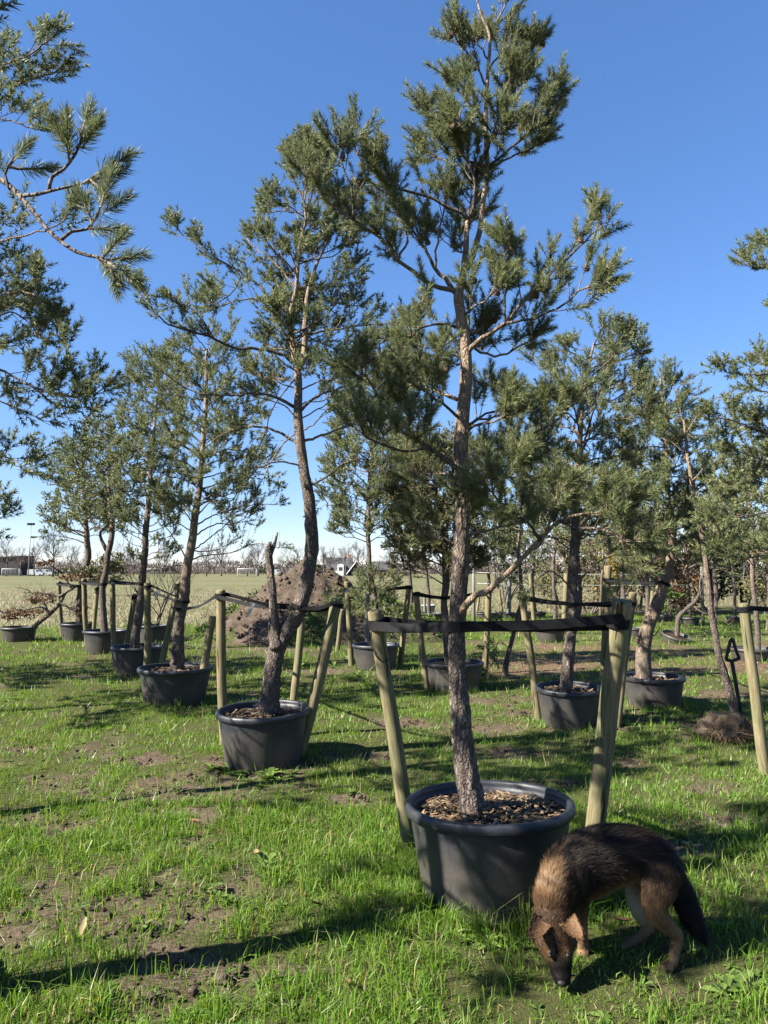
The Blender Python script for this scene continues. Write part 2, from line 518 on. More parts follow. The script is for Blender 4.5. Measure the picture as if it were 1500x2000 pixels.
def gh(x, y):
    x = np.asarray(x, float); y = np.asarray(y, float)
    h = 0.07 * (fbm(x * 0.8, y * 0.8, 3, 3) - 0.5) + 0.03 * (fbm(x * 4, y * 4, 9, 3) - 0.5)
    return h * (1 - sstep(20, 40, np.abs(y)))

def graded(lo, hi, a, b, fine, g=1.12):
    c = list(np.arange(a, b, fine))
    s = fine; v = c[-1]
    while v < hi:
        s *= g; v += s; c.append(v)
    s = fine; v = c[0]; pre = []
    while v > lo:
        s *= g; v -= s; pre.append(v)
    return np.array(pre[::-1] + c)

def make_ground():
    xs = graded(-900, 900, -3.6, 3.8, 0.05, 1.11)
    ys = graded(-60, 1400, 2.4, 7.5, 0.05, 1.06)
    X, Y = np.meshgrid(xs, ys)
    x, y = X.ravel(), Y.ravel()
    s = soil_mask(x, y)
    clod = (fbm(x * 9, y * 9, 21, 3) - 0.5) * 0.055 + (fbm(x * 25, y * 25, 22, 2) - .5) * 0.02
    near = 1 - sstep(10, 18, np.hypot(x, y))
    z = gh(x, y) + clod * s * near - 0.015 * s * near
    nx, ny = len(xs), len(ys)
    i = np.arange(ny - 1)[:, None] * nx; j = np.arange(nx - 1)[None]
    Q = np.stack([i + j, i + j + 1, i + nx + j + 1, i + nx + j], -1).reshape(-1, 4)
    mb = MB(); mb.add(np.stack([x, y, z], -1), Q, None, s)
    o = mb.build('ground', 'ground', attr='soil')
    for nm, val in (('chips', chip_mask(x, y)), ('field', field_mask(x, y))):
        at_ = o.data.attributes.new(nm, 'FLOAT', 'POINT'); at_.data.foreach_set('value', val.astype(np.float32))
    tag(o, kind='structure')
make_ground()

POT_DISCS = []      # filled by pots: (x, y, r) so that grass stays out of them

# ------------------------------------------------------------------ needle shoots
def shoot_template(nn, w, seg2, seed):
    r = np.random.default_rng(seed)
    V = []; T = []
    t = r.uniform(0.0, 1.0, nn) ** 0.85
    az = r.uniform(0, 2 * np.pi, nn)
    sp = np.radians(66 - 30 * t + r.normal(0, 9, nn))
    L = 0.40 * r.uniform(0.75, 1.1, nn) * (1 - 0.2 * t) * (1.25 if seg2 else 1)
    for k in range(nn):
        d = np.array([math.sin(sp[k]) * math.cos(az[k]), math.sin(sp[k]) * math.sin(az[k]), math.cos(sp[k])])
        b = np.array([0, 0, t[k]])
        pr = unit(np.cross(d, r.normal(size=3)))
        i = len(V)
        if seg2:
            d2 = unit(d + np.array([0, 0, 0.45]))
            m = b + d * L[k] * 0.55; e = m + d2 * L[k] * 0.5
            V += [b - pr * w / 2, b + pr * w / 2, m + pr * w * .5, m - pr * w * .5, e]
            T += [[i, i + 1, i + 2], [i, i + 2, i + 3], [i + 3, i + 2, i + 4]]
        else:
            V += [b - pr * w / 2, b + pr * w / 2, b + d * L[k]]
            T += [[i, i + 1, i + 2]]
    return np.array(V), np.array(T)

LODS = {0: (120, .020, True), 1: (100, .034, False), 2: (42, .064, False), 3: (22, .105, False), 4: (13, .17, False)}
TEMPL = {k: [shoot_template(*v, seed=100 * k + i) for i in range(6)] for k, v in LODS.items()}

def lod_for(d):
    return 0 if d < 2.6 else 1 if d < 5 else 2 if d < 8.5 else 3 if d < 13 else 4

def needles_mesh(shoots, lod, name, mat, parent, org, rng):
    """shoots: list of (pos, dir, length, tint)"""
    P = np.array([s[0] for s in shoots]); D = np.array([s[1] for s in shoots]); L = np.array([s[2] for s in shoots]); Tn = np.array([s[3] for s in shoots])
    D /= np.linalg.norm(D, axis=1)[:, None]
    a = rng.normal(size=D.shape)
    U = np.cross(D, a); U /= np.linalg.norm(U, axis=1)[:, None] + 1e-9
    W = np.cross(D, U)
    M = np.stack([U, W, D], -1)               # columns
    which = rng.integers(0, 6, len(P))
    mb = MB()
    for k in range(6):
        s = which == k
        if not s.any(): continue
        tv, tt = TEMPL[lod][k]
        V = np.einsum('nij,vj->nvi', M[s], tv) * L[s][:, None, None] + P[s][:, None, :]
        n = s.sum(); nv = len(tv)
        T = (tt[None] + (np.arange(n) * nv)[:, None, None]).reshape(-1, 3)
        ti = np.clip(Tn[s][:, None] + rng.normal(0, .10, (n, nv // (5 if LODS[lod][2] else 3)))
                     .repeat(5 if LODS[lod][2] else 3, axis=1), 0, 1)
        mb.add(V.reshape(-1, 3), None, T, ti.ravel())
    return mb.build(name, mat, parent, org, smooth=False)

# ------------------------------------------------------------------ pines
class Pine:
    def __init__(s, label, base, Y, group='container grown pines', seed=1, needle='needle', shoot_len=0.098, dist=None):
        s.rng = np.random.default_rng(seed)
        s.base = np.array(base, float)
        s.Y = Y
        s.root = empty('pine_tree', tuple(base), label, 'tree', group)
        s.shoots = []; s.trunks = []; s.needle = needle; s.sl = shoot_len
        s.dist = dist if dist is not None else Y
        s.lod = lod_for(s.dist)
        s.sl *= (1, 1.05, 1.12, 1.3, 1.4)[s.lod]
        s.tw = MB(); s.ntw = 0; s.cones = []
    # --- trunk: pts list of 3-D points, radii
    def trunk(s, pts, rad, h0=0.0, h1=1.0, name='trunk'):
        near = s.lod <= 2
        step = 0.018 if s.lod <= 1 else 0.03 if s.lod == 2 else 0.08
        P = smooth_path(pts, step)
        al = arclen(P)
        kn = [al[int(np.argmin(np.linalg.norm(P - np.asarray(q), axis=1)))] for q in pts]
        ra = np.interp(al, kn, rad)
        seg = 32 if s.lod <= 1 else 20 if s.lod == 2 else 10
        sd = int(s.rng.integers(0, 9999))
        hf = np.linspace(h0, h1, len(P))
        # slight wobble
        P = P + (np.stack([fbm(al * 3, al * 0 + 3.3, sd, 2), fbm(al * 3, al * 0 + 7.7, sd + 5, 2), al * 0], -1) - np.array([.5, .5, 0])) * 0.03 * sstep(0.05, 0.3, al)[:, None]
        def disp(i, th):
            A = al[i][:, None] * np.ones(len(th))[None]; H = np.ones(len(i))[:, None] * th[None]
            # periodic angular coordinate
            k = 7.0
            u = np.cos(H) * k; v = np.sin(H) * k
            n1 = fbm(u * 0.9 + v * 0.35, A * 9 + v * 0.9, sd, 3)
            n2 = np.abs(fbm(u * 1.6 + v * 0.5 + 20, A * 16 + v * 1.7, sd + 9, 2) - 0.5) * 2
            low = (1 - sstep(0.35, 0.75, hf[i]))[:, None]
            amp = ra[i][:, None] * (0.10 + 0.20 * low)
            return amp * ((n1 - 0.5) * 1.3 + (n2 - 0.35) * 0.8 * low)
        mb = MB(); mb.tube(P, ra, seg, True, hf, disp=disp)
        mb.build(name, 'bark', s.root, s.base, attr='hfrac')
        s.trunks.append((P, ra))
        return P
    def tpoint(s, py, k=0):
        P = s.trunks[k][0]
        v = P - np.array([0, 0, CAM_H])
        f = v[:, 1] * CP + v[:, 2] * SP; u = -v[:, 1] * SP + v[:, 2] * CP
        pyy = 1000 - u / f * F_PX
        i = int(np.argmin(np.abs(pyy - py)))
        return P[i], s.trunks[k][1][i], i
    def shoot(s, p, d, l):
        s.shoots.append((p, unit(d), l, float(np.clip(s.rng.normal(0.42, 0.16), 0, 1))))
    def branchlet(s, p, d, L, r, ns, leafy=1.0):
        rng = s.rng
        n = 5 if s.lod < 2 else 3
        pts = [np.array(p)]
        dd = unit(d)
        for i in range(n):
            dd = unit(dd + np.array([0, 0, 0.13]) + rng.normal(0, .10, 3))
            pts.append(pts[-1] + dd * L / n)
        pts = np.array(pts)
        s.tw.tube(pts, np.linspace(r, r * .45, n + 1), 4 if s.lod < 2 else 3, False)
        if rng.random() > leafy:
            return
        sl = s.sl
        s.shoot(pts[-1] - dd * .01, dd, sl * rng.uniform(.85, 1.3))
        for k in ((4, 3) if n == 5 else (2,)) if L > .1 else ():
            dk = unit(pts[k] - pts[k - 1])
            s.shoot(pts[k] - dk * sl * .4, dk, sl * rng.uniform(.9, 1.2))
        for k in range(ns):
            t = rng.uniform(0.4, 1.0) ** .8
            q = pts[0] + 0
            f = t * n; i = min(n - 1, int(f)); q = pts[i] + (pts[i + 1] - pts[i]) * (f - i)
            side = rng.normal(size=3); side = unit(side - dd * np.dot(side, dd))
            sd = unit(dd * .75 + side * .75 + np.array([0, 0, .35]))
            ll = sl * rng.uniform(.7, 1.2)
            st = rng.uniform(0.0, 0.05)
            if s.lod < 2:
                s.tw.tube(np.array([q, q + sd * (st + .5 * ll)]), [.0028, .0018], 3, False)
            s.shoot(q + sd * st, sd, ll)
            if s.lod <= 1 and rng.random() < 0.035:
                s.cones.append((q, sd))
    def limb(s, pts, r0, r1=0.0045, leaf=0.35, gap=0.085, bl=(.12, .36), ns=3, leafy=1.0, up=0.45, own=True, hf=None, spread=1.0):
        rng = s.rng
        P = smooth_path(pts, 0.04 if s.lod < 3 else 0.09)
        hf = rng.uniform(.35, .75) if hf is None else hf
        al = arclen(P); L = al[-1]
        if s.lod < 4:
            P = P + rng.normal(0, .004, P.shape) * (np.arange(len(P)) > 0)[:, None]
        r0 = r0 * .8
        ra = r0 + (r1 - r0) * (al / L) ** 0.6
        if own and s.lod < 4:
            mb = MB(); mb.tube(P, ra, 10 if s.lod <= 1 else 7 if s.lod == 2 else 5, True, hf)
            mb.build('branch', 'bark', s.root, s.base, attr='hfrac')
        else:
            s.tw.tube(P, ra, 5 if s.lod < 4 else 4, True)
        x = L * leaf
        while x < L:
            i = min(len(P) - 2, int(np.searchsorted(al, x)))
            tg = unit(P[i + 1] - P[i])
            side = rng.normal(size=3); side = unit(side - tg * np.dot(side, tg))
            d = tg * rng.uniform(.35, .9) + side * .8 * spread + np.array([0, 0, up])
            f = (x / L)
            Lb = rng.uniform(*bl) * (1.15 - 0.45 * f)
            s.branchlet(P[i], d, Lb, max(.003, ra[i] * .4) if s.lod < 3 else .006, int(rng.integers(max(1, ns), ns + 3)), leafy)
            x += gap * .88 * rng.uniform(.6, 1.4)
        tg = unit(P[-1] - P[-3])
        for k in range(4):
            s.branchlet(P[-1] - tg * .02, tg + rng.normal(0, .35, 3) + np.array([0, 0, .25]), rng.uniform(.05, .12), .004, 2, leafy)
        return P
    def limb_px(s, px, dy, r0, start=None, **kw):
        """px: list of (x, y); dy: depth offset at the end (ramps from 0)"""
        n = len(px)
        p0, rr, _ = s.tpoint(px[0][1]) if start is None else (np.array(start), 0, 0)
        Y0 = p0[1]
        pts = [p0]
        for i, (x, y) in enumerate(px[1:], 1):
            t = i / (n - 1)
            pts.append(np.array(at(x, y, Y0 + dy * t)))
        return s.limb(pts, r0, **kw)
    def crown(s, env, n, r0=0.016, front_back=False, rise=0.35, **kw):
        """env rows (py, x_left, x_right): silhouettes of the crown; n limbs reach it in all directions"""
        rng = s.rng
        ys = np.array([e[0] for e in env], float); xl = np.array([e[1] for e in env], float); xr = np.array([e[2] for e in env], float)
        P = s.trunks[0][0]
        ga = rng.uniform(0, 6.28)
        n = int(n * (1.2 if s.lod < 2 else 1.55 if s.lod == 2 else 1.8))
        for k in range(n):
            py = ys[0] + (ys[-1] - ys[0]) * ((k + rng.uniform(0, 1)) / n)
            l = np.interp(py, ys, xl); r = np.interp(py, ys, xr)
            cx = (l + r) / 2
            ga += 2.39996 + rng.normal(0, .25)
            ph = ga
            if front_back:
                ph = (math.pi / 2 if rng.random() < .8 else -math.pi / 2) + rng.normal(0, .55)
            Ym = s.trunks[0][0][-1][1]
            mpp = m_per_px(s.Y)
            half = (r - l) / 2 * mpp * rng.uniform(.72, 1.0)
            ctr = np.array(at(cx, py, s.Y))
            end = ctr + np.array([math.cos(ph) * half, math.sin(ph) * half * .9, 0])
            # start on the trunk, lower than the end
            zs = end[2] - half * rise * rng.uniform(.5, 1.5)
            zs = min(zs, P[:, 2].max() - .02)
            i = int(np.argmin(np.abs(P[:, 2] - zs)))
            st = P[i]
            Lh = np.linalg.norm(end - st)
            m1 = st + (end - st) * .35 + np.array([0, 0, Lh * rng.uniform(-.02, .10)]) + rng.normal(0, .03 * Lh, 3)
            m2 = st + (end - st) * .70 + np.array([0, 0, Lh * rng.uniform(-.06, .05)]) + rng.normal(0, .03 * Lh, 3)
            s.limb([st, m1, m2, end], min(r0 * (0.5 + Lh), s.trunks[0][1][i] * .75 + .004), **kw)
    def finish(s):
        if s.tw.V:
            tag(s.tw.build('twigs', 'twig', s.root, s.base), kind='stuff')
        if s.shoots:
            tag(needles_mesh(s.shoots, s.lod, 'crown', s.needle, s.root, s.base, s.rng), kind='stuff')
        for k, (p, d) in enumerate(s.cones[:40]):
            o = bpy.data.objects.new('cone', cone_mesh()); COL.objects.link(o); o.parent = s.root
            o.location = Vector(p) - Vector(s.base) + Vector(d) * .015
            o.rotation_euler = (Vector(d) * .4 + Vector((0, 0, -1))).to_track_quat('Z', 'Y').to_euler()
        return s.root

_CONE = []
def cone_mesh():
    if _CONE: return _CONE[0]
    bm = bmesh.new()
    bmesh.ops.create_uvsphere(bm, u_segments=8, v_segments=7, radius=1)
    for v in bm.verts:
        z = v.co.z
        k = 0.0135 * (1.0 + 0.12 * z) * (1.25 if (int((z + 1) * 3.5) + int(math.atan2(v.co.y, v.co.x) * 1.3)) % 2 else 0.85)
        v.co = Vector((v.co.x * k, v.co.y * k, z * 0.021 + .016))
    me = bpy.data.meshes.new('cone'); bm.to_mesh(me); bm.free()
    me.materials.append(MATS['cone'])
    _CONE.append(me)
    return me

# ------------------------------------------------------------------ pots, stakes, straps
def make_pot(cx, base_py, w, rim_py, label, tilt=(0, 0), cat='pot', soil_drop=0.07, H=None, mulch=True, group='black nursery pots'):
    g = G(cx, base_py)
    Yf = g.y
    R = w / 2 * m_per_px(Yf * 1.06)
    rb = R * .80
    Yc = Yf + rb
    R = w / 2 * (Yc / F_PX) * 0.985
    rb = R * .80
    Yc = Yf + rb
    c = at(cx, rim_py, Yc)
    Hh = H or max(.2, min(.62, c.z))
    x0 = G(cx, base_py).x / Yf * Yc
    z0 = float(gh(x0, Yc)) - .02
    root = empty('plant_pot', (x0, Yc, z0), label, cat, group)
    root.rotation_euler = (tilt[0], tilt[1], 0)
    seg = 64 if Yc < 10 else 32
    lip = R * .055
    b = MB()
    b.lathe([(0.001, 0.0), (rb * .93, 0.0), (rb * .985, .006), (rb, .02), (R - lip * 1.15, Hh - .050), (R - lip * 1.05, Hh - .02), (R - lip * 1.35, Hh - .012), (R - lip * 1.7, Hh - .05), (rb - .012, .05), (0.001, .05)], seg)
    b.build('body', 'pot_plastic', root)
    r = MB()
    r.lathe([(R - lip * 1.2, Hh - .046), (R - .004, Hh - .046), (R, Hh - .040), (R + .001, Hh - .012), (R - .006, Hh - .001), (R - lip * .6, Hh + .003), (R - lip * 1.25, Hh), (R - lip * 1.50, Hh - .012), (R - lip * 1.45, Hh - .03)], seg)
    r.build('rim', 'pot_plastic', root)
    zs = Hh - soil_drop
    Rs = R - lip * 1.9
    rng = np.random.default_rng(abs(int(cx * 7 + base_py)))
    n = 14; m = 40
    V = [[0, 0, zs + .02]]; 
    for i in range(1, n + 1):
        for j in range(m):
            a = 2 * math.pi * j / m; rr = Rs * i / n
            xx, yy = rr * math.cos(a), rr * math.sin(a)
            V.append([xx, yy, zs + .03 * (1 - i / n) + .035 * (float(fbm(xx * 9 + cx, yy * 9, 4, 3)) - .5)])
    T = [[0, 1 + j, 1 + (j + 1) % m] for j in range(m)]
    Q = [[1 + (i - 1) * m + j, 1 + i * m + j, 1 + i * m + (j + 1) % m, 1 + (i - 1) * m + (j + 1) % m] for i in range(1, n) for j in range(m)]
    s = MB(); s.add(V, Q, T)
    so = s.build('soil', 'mulch', root)
    if mulch and Yc < 10:
        k = 900 if Yc < 5 else 260
        a = rng.uniform(0, 6.283, k); rr = Rs * np.sqrt(rng.uniform(0, 1, k)) * .97
        mm = MB()
        Lc = rng.uniform(.012, .07, k) * (1 if Yc < 5 else 1.2); Wc = rng.uniform(.004, .013, k) * (1 if Yc < 5 else 1.5); yaw = rng.uniform(0, 6.283, k); pit = rng.normal(0, .28, k)
        tint = np.clip(rng.beta(1.3, 1.5, k), 0, 1)
        for q in range(k):
            R3 = Matrix.Rotation(yaw[q], 3, 'Z') @ Matrix.Rotation(pit[q], 3, 'Y')
            mm.box((rr[q] * math.cos(a[q]), rr[q] * math.sin(a[q]), zs + .03 * (1 - rr[q] / Rs) + .012 + rng.uniform(-.008, .014)), (Lc[q], Wc[q], .004), R3)
            mm.A[-1] = np.full(8, tint[q])
        o = mm.build('wood_chips', 'chip', so, smooth=False); tag(o, kind='stuff')
    POT_DISCS.append((x0, Yc, rb))
    return dict(root=root, x=x0, Y=Yc, R=R, H=Hh + z0, soil=zs + z0 + .0, Hl=Hh)

def make_stake(top, bot, wpx, label, dy=-0.10, group=None, mat='stake_wood', cat='stake', hole=False):
    b = G(*bot); b.z = float(gh(b.x, b.y))
    t = at(top[0], top[1], b.y + dy)
    r = wpx / 2 * m_per_px(b.y) 
    ax = (t - b); L = ax.length; ax.normalize()
    rng = np.random.default_rng(abs(int(top[0] * 13 + bot[1])))
    n = 26 if b.y < 9 else 10
    seg = 24 if b.y < 6 else 14 if b.y < 12 else 8
    z = np.concatenate([np.linspace(-.25, L - .016, n), [L - .006, L]])
    rad = np.concatenate([np.linspace(r * 1.06, r * .97, n), [r * .93, r * .80]])
    sd = int(rng.integers(0, 999))
    pts = np.stack([(fbm(z * 1.5, z * 0 + 1, sd, 2) - .5) * r * .5, (fbm(z * 1.5, z * 0 + 5, sd, 2) - .5) * r * .5, z], -1)
    mb = MB()
    def disp(i, th):
        A = z[i][:, None] + 0 * th[None]; u = np.cos(th)[None] * 2.2; v = np.sin(th)[None] * 2.2
        return r * .10 * (fbm(u + 0 * A, v + A * 1.2, sd, 3) - .5)
    mb.tube(pts, rad, seg, True, disp=disp)
    o = mb.build('tree_stake', mat)
    o.location = b
    o.rotation_euler = ax.to_track_quat('Z', 'Y').to_euler()
    tag(o, label, cat, group)
    return dict(o=o, b=np.array(b), t=np.array(t), r=r, ax=np.array(ax), L=L)

def stake_at(st, py):
    lo, hi = 0.0, 1.0
    best = min(np.linspace(0, 1, 200), key=lambda f: abs(pxof(st['b'] + (st['t'] - st['b']) * f)[1] - py))
    return st['b'] + (st['t'] - st['b']) * best

def pxof(p):
    v = np.asarray(p, float) - np.array([0, 0, CAM_H])
    f = v[1] * CP + v[2] * SP; u = -v[1] * SP + v[2] * CP
    return 750 + v[0] / f * F_PX, 1000 - u / f * F_PX

def ribbon(mb, pts, width, twist=0.0, thick=.003, w2=None, sag=0.0):
    P = smooth_path(pts, .03)
    al = arclen(P); f = al / al[-1]
    P = P + np.array([0, 0, -1.0]) * (sag * 4 * f * (1 - f))[:, None]
    T = np.gradient(P, axis=0); T /= np.linalg.norm(T, axis=1)[:, None]
    up = np.array([0, 0, 1.0])
    S = np.cross(T, up); S /= np.linalg.norm(S, axis=1)[:, None]
    Uv = np.cross(S, T)
    a = twist * np.sin(f * np.pi) if not callable(twist) else twist(f)
    Wd = Uv * np.cos(a)[:, None] + S * np.sin(a)[:, None]
    Nd = np.cross(T, Wd)
    wv = np.interp(f, [0, 1], [width, w2 or width])
    A = P + Wd * (wv / 2)[:, None]; B = P - Wd * (wv / 2)[:, None]
    h = Nd * thick / 2
    V = np.stack([A + h, A - h, B - h, B + h], 1).reshape(-1, 3)
    n = len(P)
    i = np.arange(n - 1)[:, None] * 4; j = np.arange(4)[None]; j2 = (j + 1) % 4
    Q = np.stack([i + j, i + j2, i + 4 + j2, i + 4 + j], -1).reshape(-1, 4)
    mb.add(V, np.vstack([Q, [[0, 3, 2, 1]], [[(n - 1) * 4 + k for k in range(4)]]]))

def band(mb, c, ax, r, w, seg=20):
    ax = Vector(ax).normalized(); c = Vector(c)
    M = ax.to_track_quat('Z', 'Y').to_matrix()
    V = []
    prof = [(r, -w / 2), (r + .004, -w / 2), (r + .005, w / 2), (r, w / 2)]
    for k in range(seg):
        a = 2 * math.pi * k / seg
        for rr, z in prof:
            V.append(c + M @ Vector((rr * math.cos(a), rr * math.sin(a), z)))
    Q = [[k * 4 + j, k * 4 + (j + 1) % 4, ((k + 1) % seg) * 4 + (j + 1) % 4, ((k + 1) % seg) * 4 + j] for k in range(seg) for j in range(4)]
    mb.add([tuple(v) for v in V], Q)

def make_strap(pine, stakes, label, trunk_py, width=.05, k=0, group='black webbing tree ties', double=True, sag=.01, twist=.5):
    """stakes: list of (stake, py). webbing from each stake to the trunk, bands around both"""
    P, r, i = pine.tpoint(trunk_py, k)
    org = np.array(P)
    mb = MB()
    tax = pine.trunks[k][0][min(i + 3, len(pine.trunks[k][0]) - 1)] - pine.trunks[k][0][max(i - 3, 0)]
    band(mb, P, tax, r * 1.10 + .004, width)
    for q, (st, py) in enumerate(stakes):
        S = stake_at(st, py)
        band(mb, S, st['ax'], st['r'] * 1.06 + .002, width * 1.05)
        d = P - S; d[2] = 0; d = unit(d); nrm = np.array([-d[1], d[0], 0])
        for sgn in ((1, -1) if double else (1,)):
            a = S + nrm * sgn * (st['r'] * 1.06 + .004)
            b = P + nrm * sgn * (r * 1.10 + .006)
            a = a + np.array([0, 0, .012 * sgn * (q + 1)])
            m = (a + b) / 2 + np.array([0, 0, -sag])
            ribbon(mb, [a, (a + m) / 2, m, (b + m) / 2, b], width, twist * sgn, sag=0)
    o = mb.build('tie_strap', 'strap', None, org, smooth=False)
    o.location = org
    return tag(o, label, 'strap', group)

# ================================================================== THE NURSERY ROWS
def trunk_px(pine, px, soil_z, dY=None, wpx=None, **kw):
    """px [(x, y)], first one at the soil; widths in pixels"""
    pts = []; rad = []
    n = len(px)
    for i, (x, y) in enumerate(px):
        Y = pine.Y + (dY[i] if dY else 0)
        p = np.array(at(x, y, Y))
        pts.append(p); rad.append(wpx[i] / 2 * m_per_px(Y))
    pts[0][2] = min(pts[0][2], soil_z + .03)
    low = pts[0] - unit(pts[1] - pts[0]) * .10
    pts = [low] + pts; rad = [rad[0] * 1.1] + rad
    return pine.trunk(pts, rad, **kw)

# ---- A: the tall pine beside the dog
potA = make_pot(962, 1812, 326, 1558, 'largest black plastic pot of wood chips, with the shepherd dog sniffing beside it', tilt=(-.045, -.022))
A = Pine('tall pine in the pot beside the dog, orange upper trunk reaching highest', (potA['x'], potA['Y'], potA['soil']), potA['Y'] - .02, seed=11, dist=3.6)
trunk_px(A, [(925, 1588), (905, 1450), (893, 1340), (895, 1230), (898, 1100), (900, 950), (905, 820), (909, 700), (897, 610), (894, 577), (905, 530), (911, 472), (914, 432)],
         potA['soil'], [0, 0, 0, 0, 0, .02, .03, .03, .03, .03, .02, .0, .0], [52, 40, 34, 32, 31, 29, 27, 23, 21, 20, 15, 11, 8], h1=1.05)
fork = np.array(at(905, 530, A.Y + .02))
A.trunk([fork, at(920, 508, A.Y + .02), at(936, 452, A.Y + .03), at(942, 392, A.Y + .03), at(951, 332, A.Y + .02), at(948, 250, A.Y), at(952, 160, A.Y), at(957, 75, A.Y), at(941, 30, A.Y), at(928, -10, A.Y)],
        [.019, .017, .015, .014, .013, .012, .010, .008, .006, .005], .85, 1.2, 'trunk')
def stem2(py):
    P = A.trunks[1][0]; i = int(np.argmin([abs(pxof(p)[1] - py) for p in P])); return P[i]
kw = dict(gap=.068, ns=3, bl=(.10, .27))
A.limb_px([(894, 577), (870, 548), (848, 522), (838, 500), (820, 470), (800, 440)], .15, .022, leaf=.55, **kw)
A.limb_px([(892, 570), (845, 556), (810, 532), (776, 508), (744, 464), (712, 444), (672, 416), (636, 388), (605, 345)], -.25, .019, leaf=.28, **kw)
A.limb_px([(914, 432), (905, 418), (880, 405), (850, 388), (810, 378), (755, 362), (735, 340), (712, 318), (695, 295)], -.1, .014, leaf=.35, **kw)
A.limb_px([(914, 432), (926, 396), (928, 360), (918, 330), (905, 300)], -.05, .012, leaf=.2, **kw)
A.limb_px([(850, 530), (852, 490), (860, 440), (868, 405)], .05, .009, start=at(850, 526, A.Y + .02), leaf=.5, **kw)
A.limb_px([(780, 510), (795, 470), (790, 420), (770, 395)], .1, .008, start=at(776, 508, A.Y - .1), leaf=.2, **kw)
A.limb_px([(690, 432), (690, 390), (680, 350), (660, 300)], -.1, .008, start=at(690, 430, A.Y - .17), leaf=.2, **kw)
A.limb_px([(905, 690), (930, 670), (960, 650), (988, 630), (1020, 592), (1072, 540), (1120, 495), (1168, 448)], -.25, .020, leaf=.32, **kw)
A.limb_px([(988, 630), (1040, 622), (1090, 600), (1130, 572), (1155, 555)], -.15, .010, start=at(988, 630, A.Y - .1), leaf=.1, **kw)
A.limb_px([(988, 630), (985, 580), (1000, 530), (1015, 500), (990, 490)], -.05, .009, start=at(988, 630, A.Y - .1), leaf=.15, **kw)
A.limb_px([(905, 660), (940, 690), (990, 690), (1040, 660)], .25, .012, leaf=.2, **kw)
for px, dy, r in (([(951, 330), (975, 310), (1000, 285), (1040, 255), (1065, 240), (1088, 200)], -.1, .011),
                  ([(951, 332), (985, 312), (1020, 300), (1055, 280)], .12, .009),
                  ([(948, 290), (970, 240), (985, 190), (1000, 150), (1030, 130), (1052, 92)], .1, .009),
                  ([(951, 330), (910, 312), (885, 280), (860, 250), (838, 228)], -.08, .010),
                  ([(950, 320), (900, 325), (860, 310), (835, 300)], .1, .009),
                  ([(950, 240), (925, 220), (905, 190), (895, 175)], .05, .008),
                  ([(952, 170), (930, 130), (912, 102), (893, 82)], -.05, .008),
                  ([(953, 140), (975, 110), (1000, 90)], .02, .007),
                  ([(956, 75), (968, 45), (985, 12), (992, -5)], .02, .006),
                  ([(950, 200), (985, 175), (1010, 160)], -.1, .007),
                  ([(948, 260), (920, 250), (900, 245)], -.18, .007),
                  ([(948, 300), (960, 270), (975, 255)], -.2, .008),
                  ([(952, 120), (935, 90), (925, 70)], .08, .006)):
    A.limb_px(px, dy, r, start=stem2(px[0][1]), leaf=.3, gap=.055, ns=3, bl=(.07, .18))
A.limb_px([(890, 918), (838, 873), (786, 843), (747, 804), (734, 765), (705, 725)], -.45, .020, leaf=.25, **kw)
A.limb_px([(838, 873), (790, 880), (745, 868), (710, 850)], -.5, .010, start=at(838, 873, A.Y - .12), leaf=.15, **kw)
A.limb_px([(908, 905), (968, 877), (1033, 851), (1076, 830), (1110, 800)], -.2, .017, leaf=.35, **kw)
A.limb_px([(900, 930), (960, 915), (1010, 905), (1060, 890)], .3, .013, leaf=.3, **kw)
A.limb_px([(895, 1200), (920, 1172), (960, 1148), (1005, 1105), (1055, 1055), (1095, 1018), (1150, 1005), (1215, 998)], -.5, .030, leaf=.62, **kw)
A.limb_px([(1095, 1018), (1130, 1030), (1180, 1035), (1230, 1060)], -.25, .012, start=at(1095, 1018, A.Y - .36), leaf=.2, **kw)
A.limb_px([(1055, 1055), (1030, 1020), (990, 1000), (960, 960)], -.2, .011, start=at(1055, 1055, A.Y - .29), leaf=.3, **kw)
A.limb_px([(1030, 1090), (1060, 1060), (1075, 1010), (1090, 960)], -.1, .010, start=at(1040, 1072, A.Y - .27), leaf=.4, **kw)
A.limb_px([(903, 645), (860, 632), (820, 640), (800, 660)], -.15, .012, leaf=.25, **kw)
A.limb_px([(905, 700), (860, 690), (825, 700), (800, 720)], .2, .012, leaf=.25, **kw)
A.limb_px([(905, 820), (865, 790), (825, 760), (800, 745)], -.25, .013, leaf=.25, **kw)
A.limb_px([(905, 840), (950, 810), (985, 795)], .25, .012, leaf=.3, **kw)
A.crown([(560, 800, 1010), (700, 790, 1010), (930, 800, 1010)], 9, .014, front_back=True, leaf=.3, **kw)
A.crown([(330, 860, 1020), (500, 830, 1000)], 3, .011, front_back=True, leaf=.25, **kw)
A.crown([(900, 780, 1060), (1040, 800, 1100)], 6, .012, leaf=.35, leafy=.8, **kw)
A.finish()

sA1 = make_stake((733, 1192), (803, 1652), 28, 'leaning wooden stake with a dark knot hole near its top, beside the largest pot', dy=-.15)
sA2 = make_stake((1212, 1172), (1156, 1660), 35, 'thickest wooden stake, standing behind the dog and tied to the tall pine', dy=-.30)
make_strap(A, [(sA1, 1218), (sA2, 1215)], 'wide black webbing strap tying the tall pine beside the dog to its stakes', 1226, .052, twist=.35)
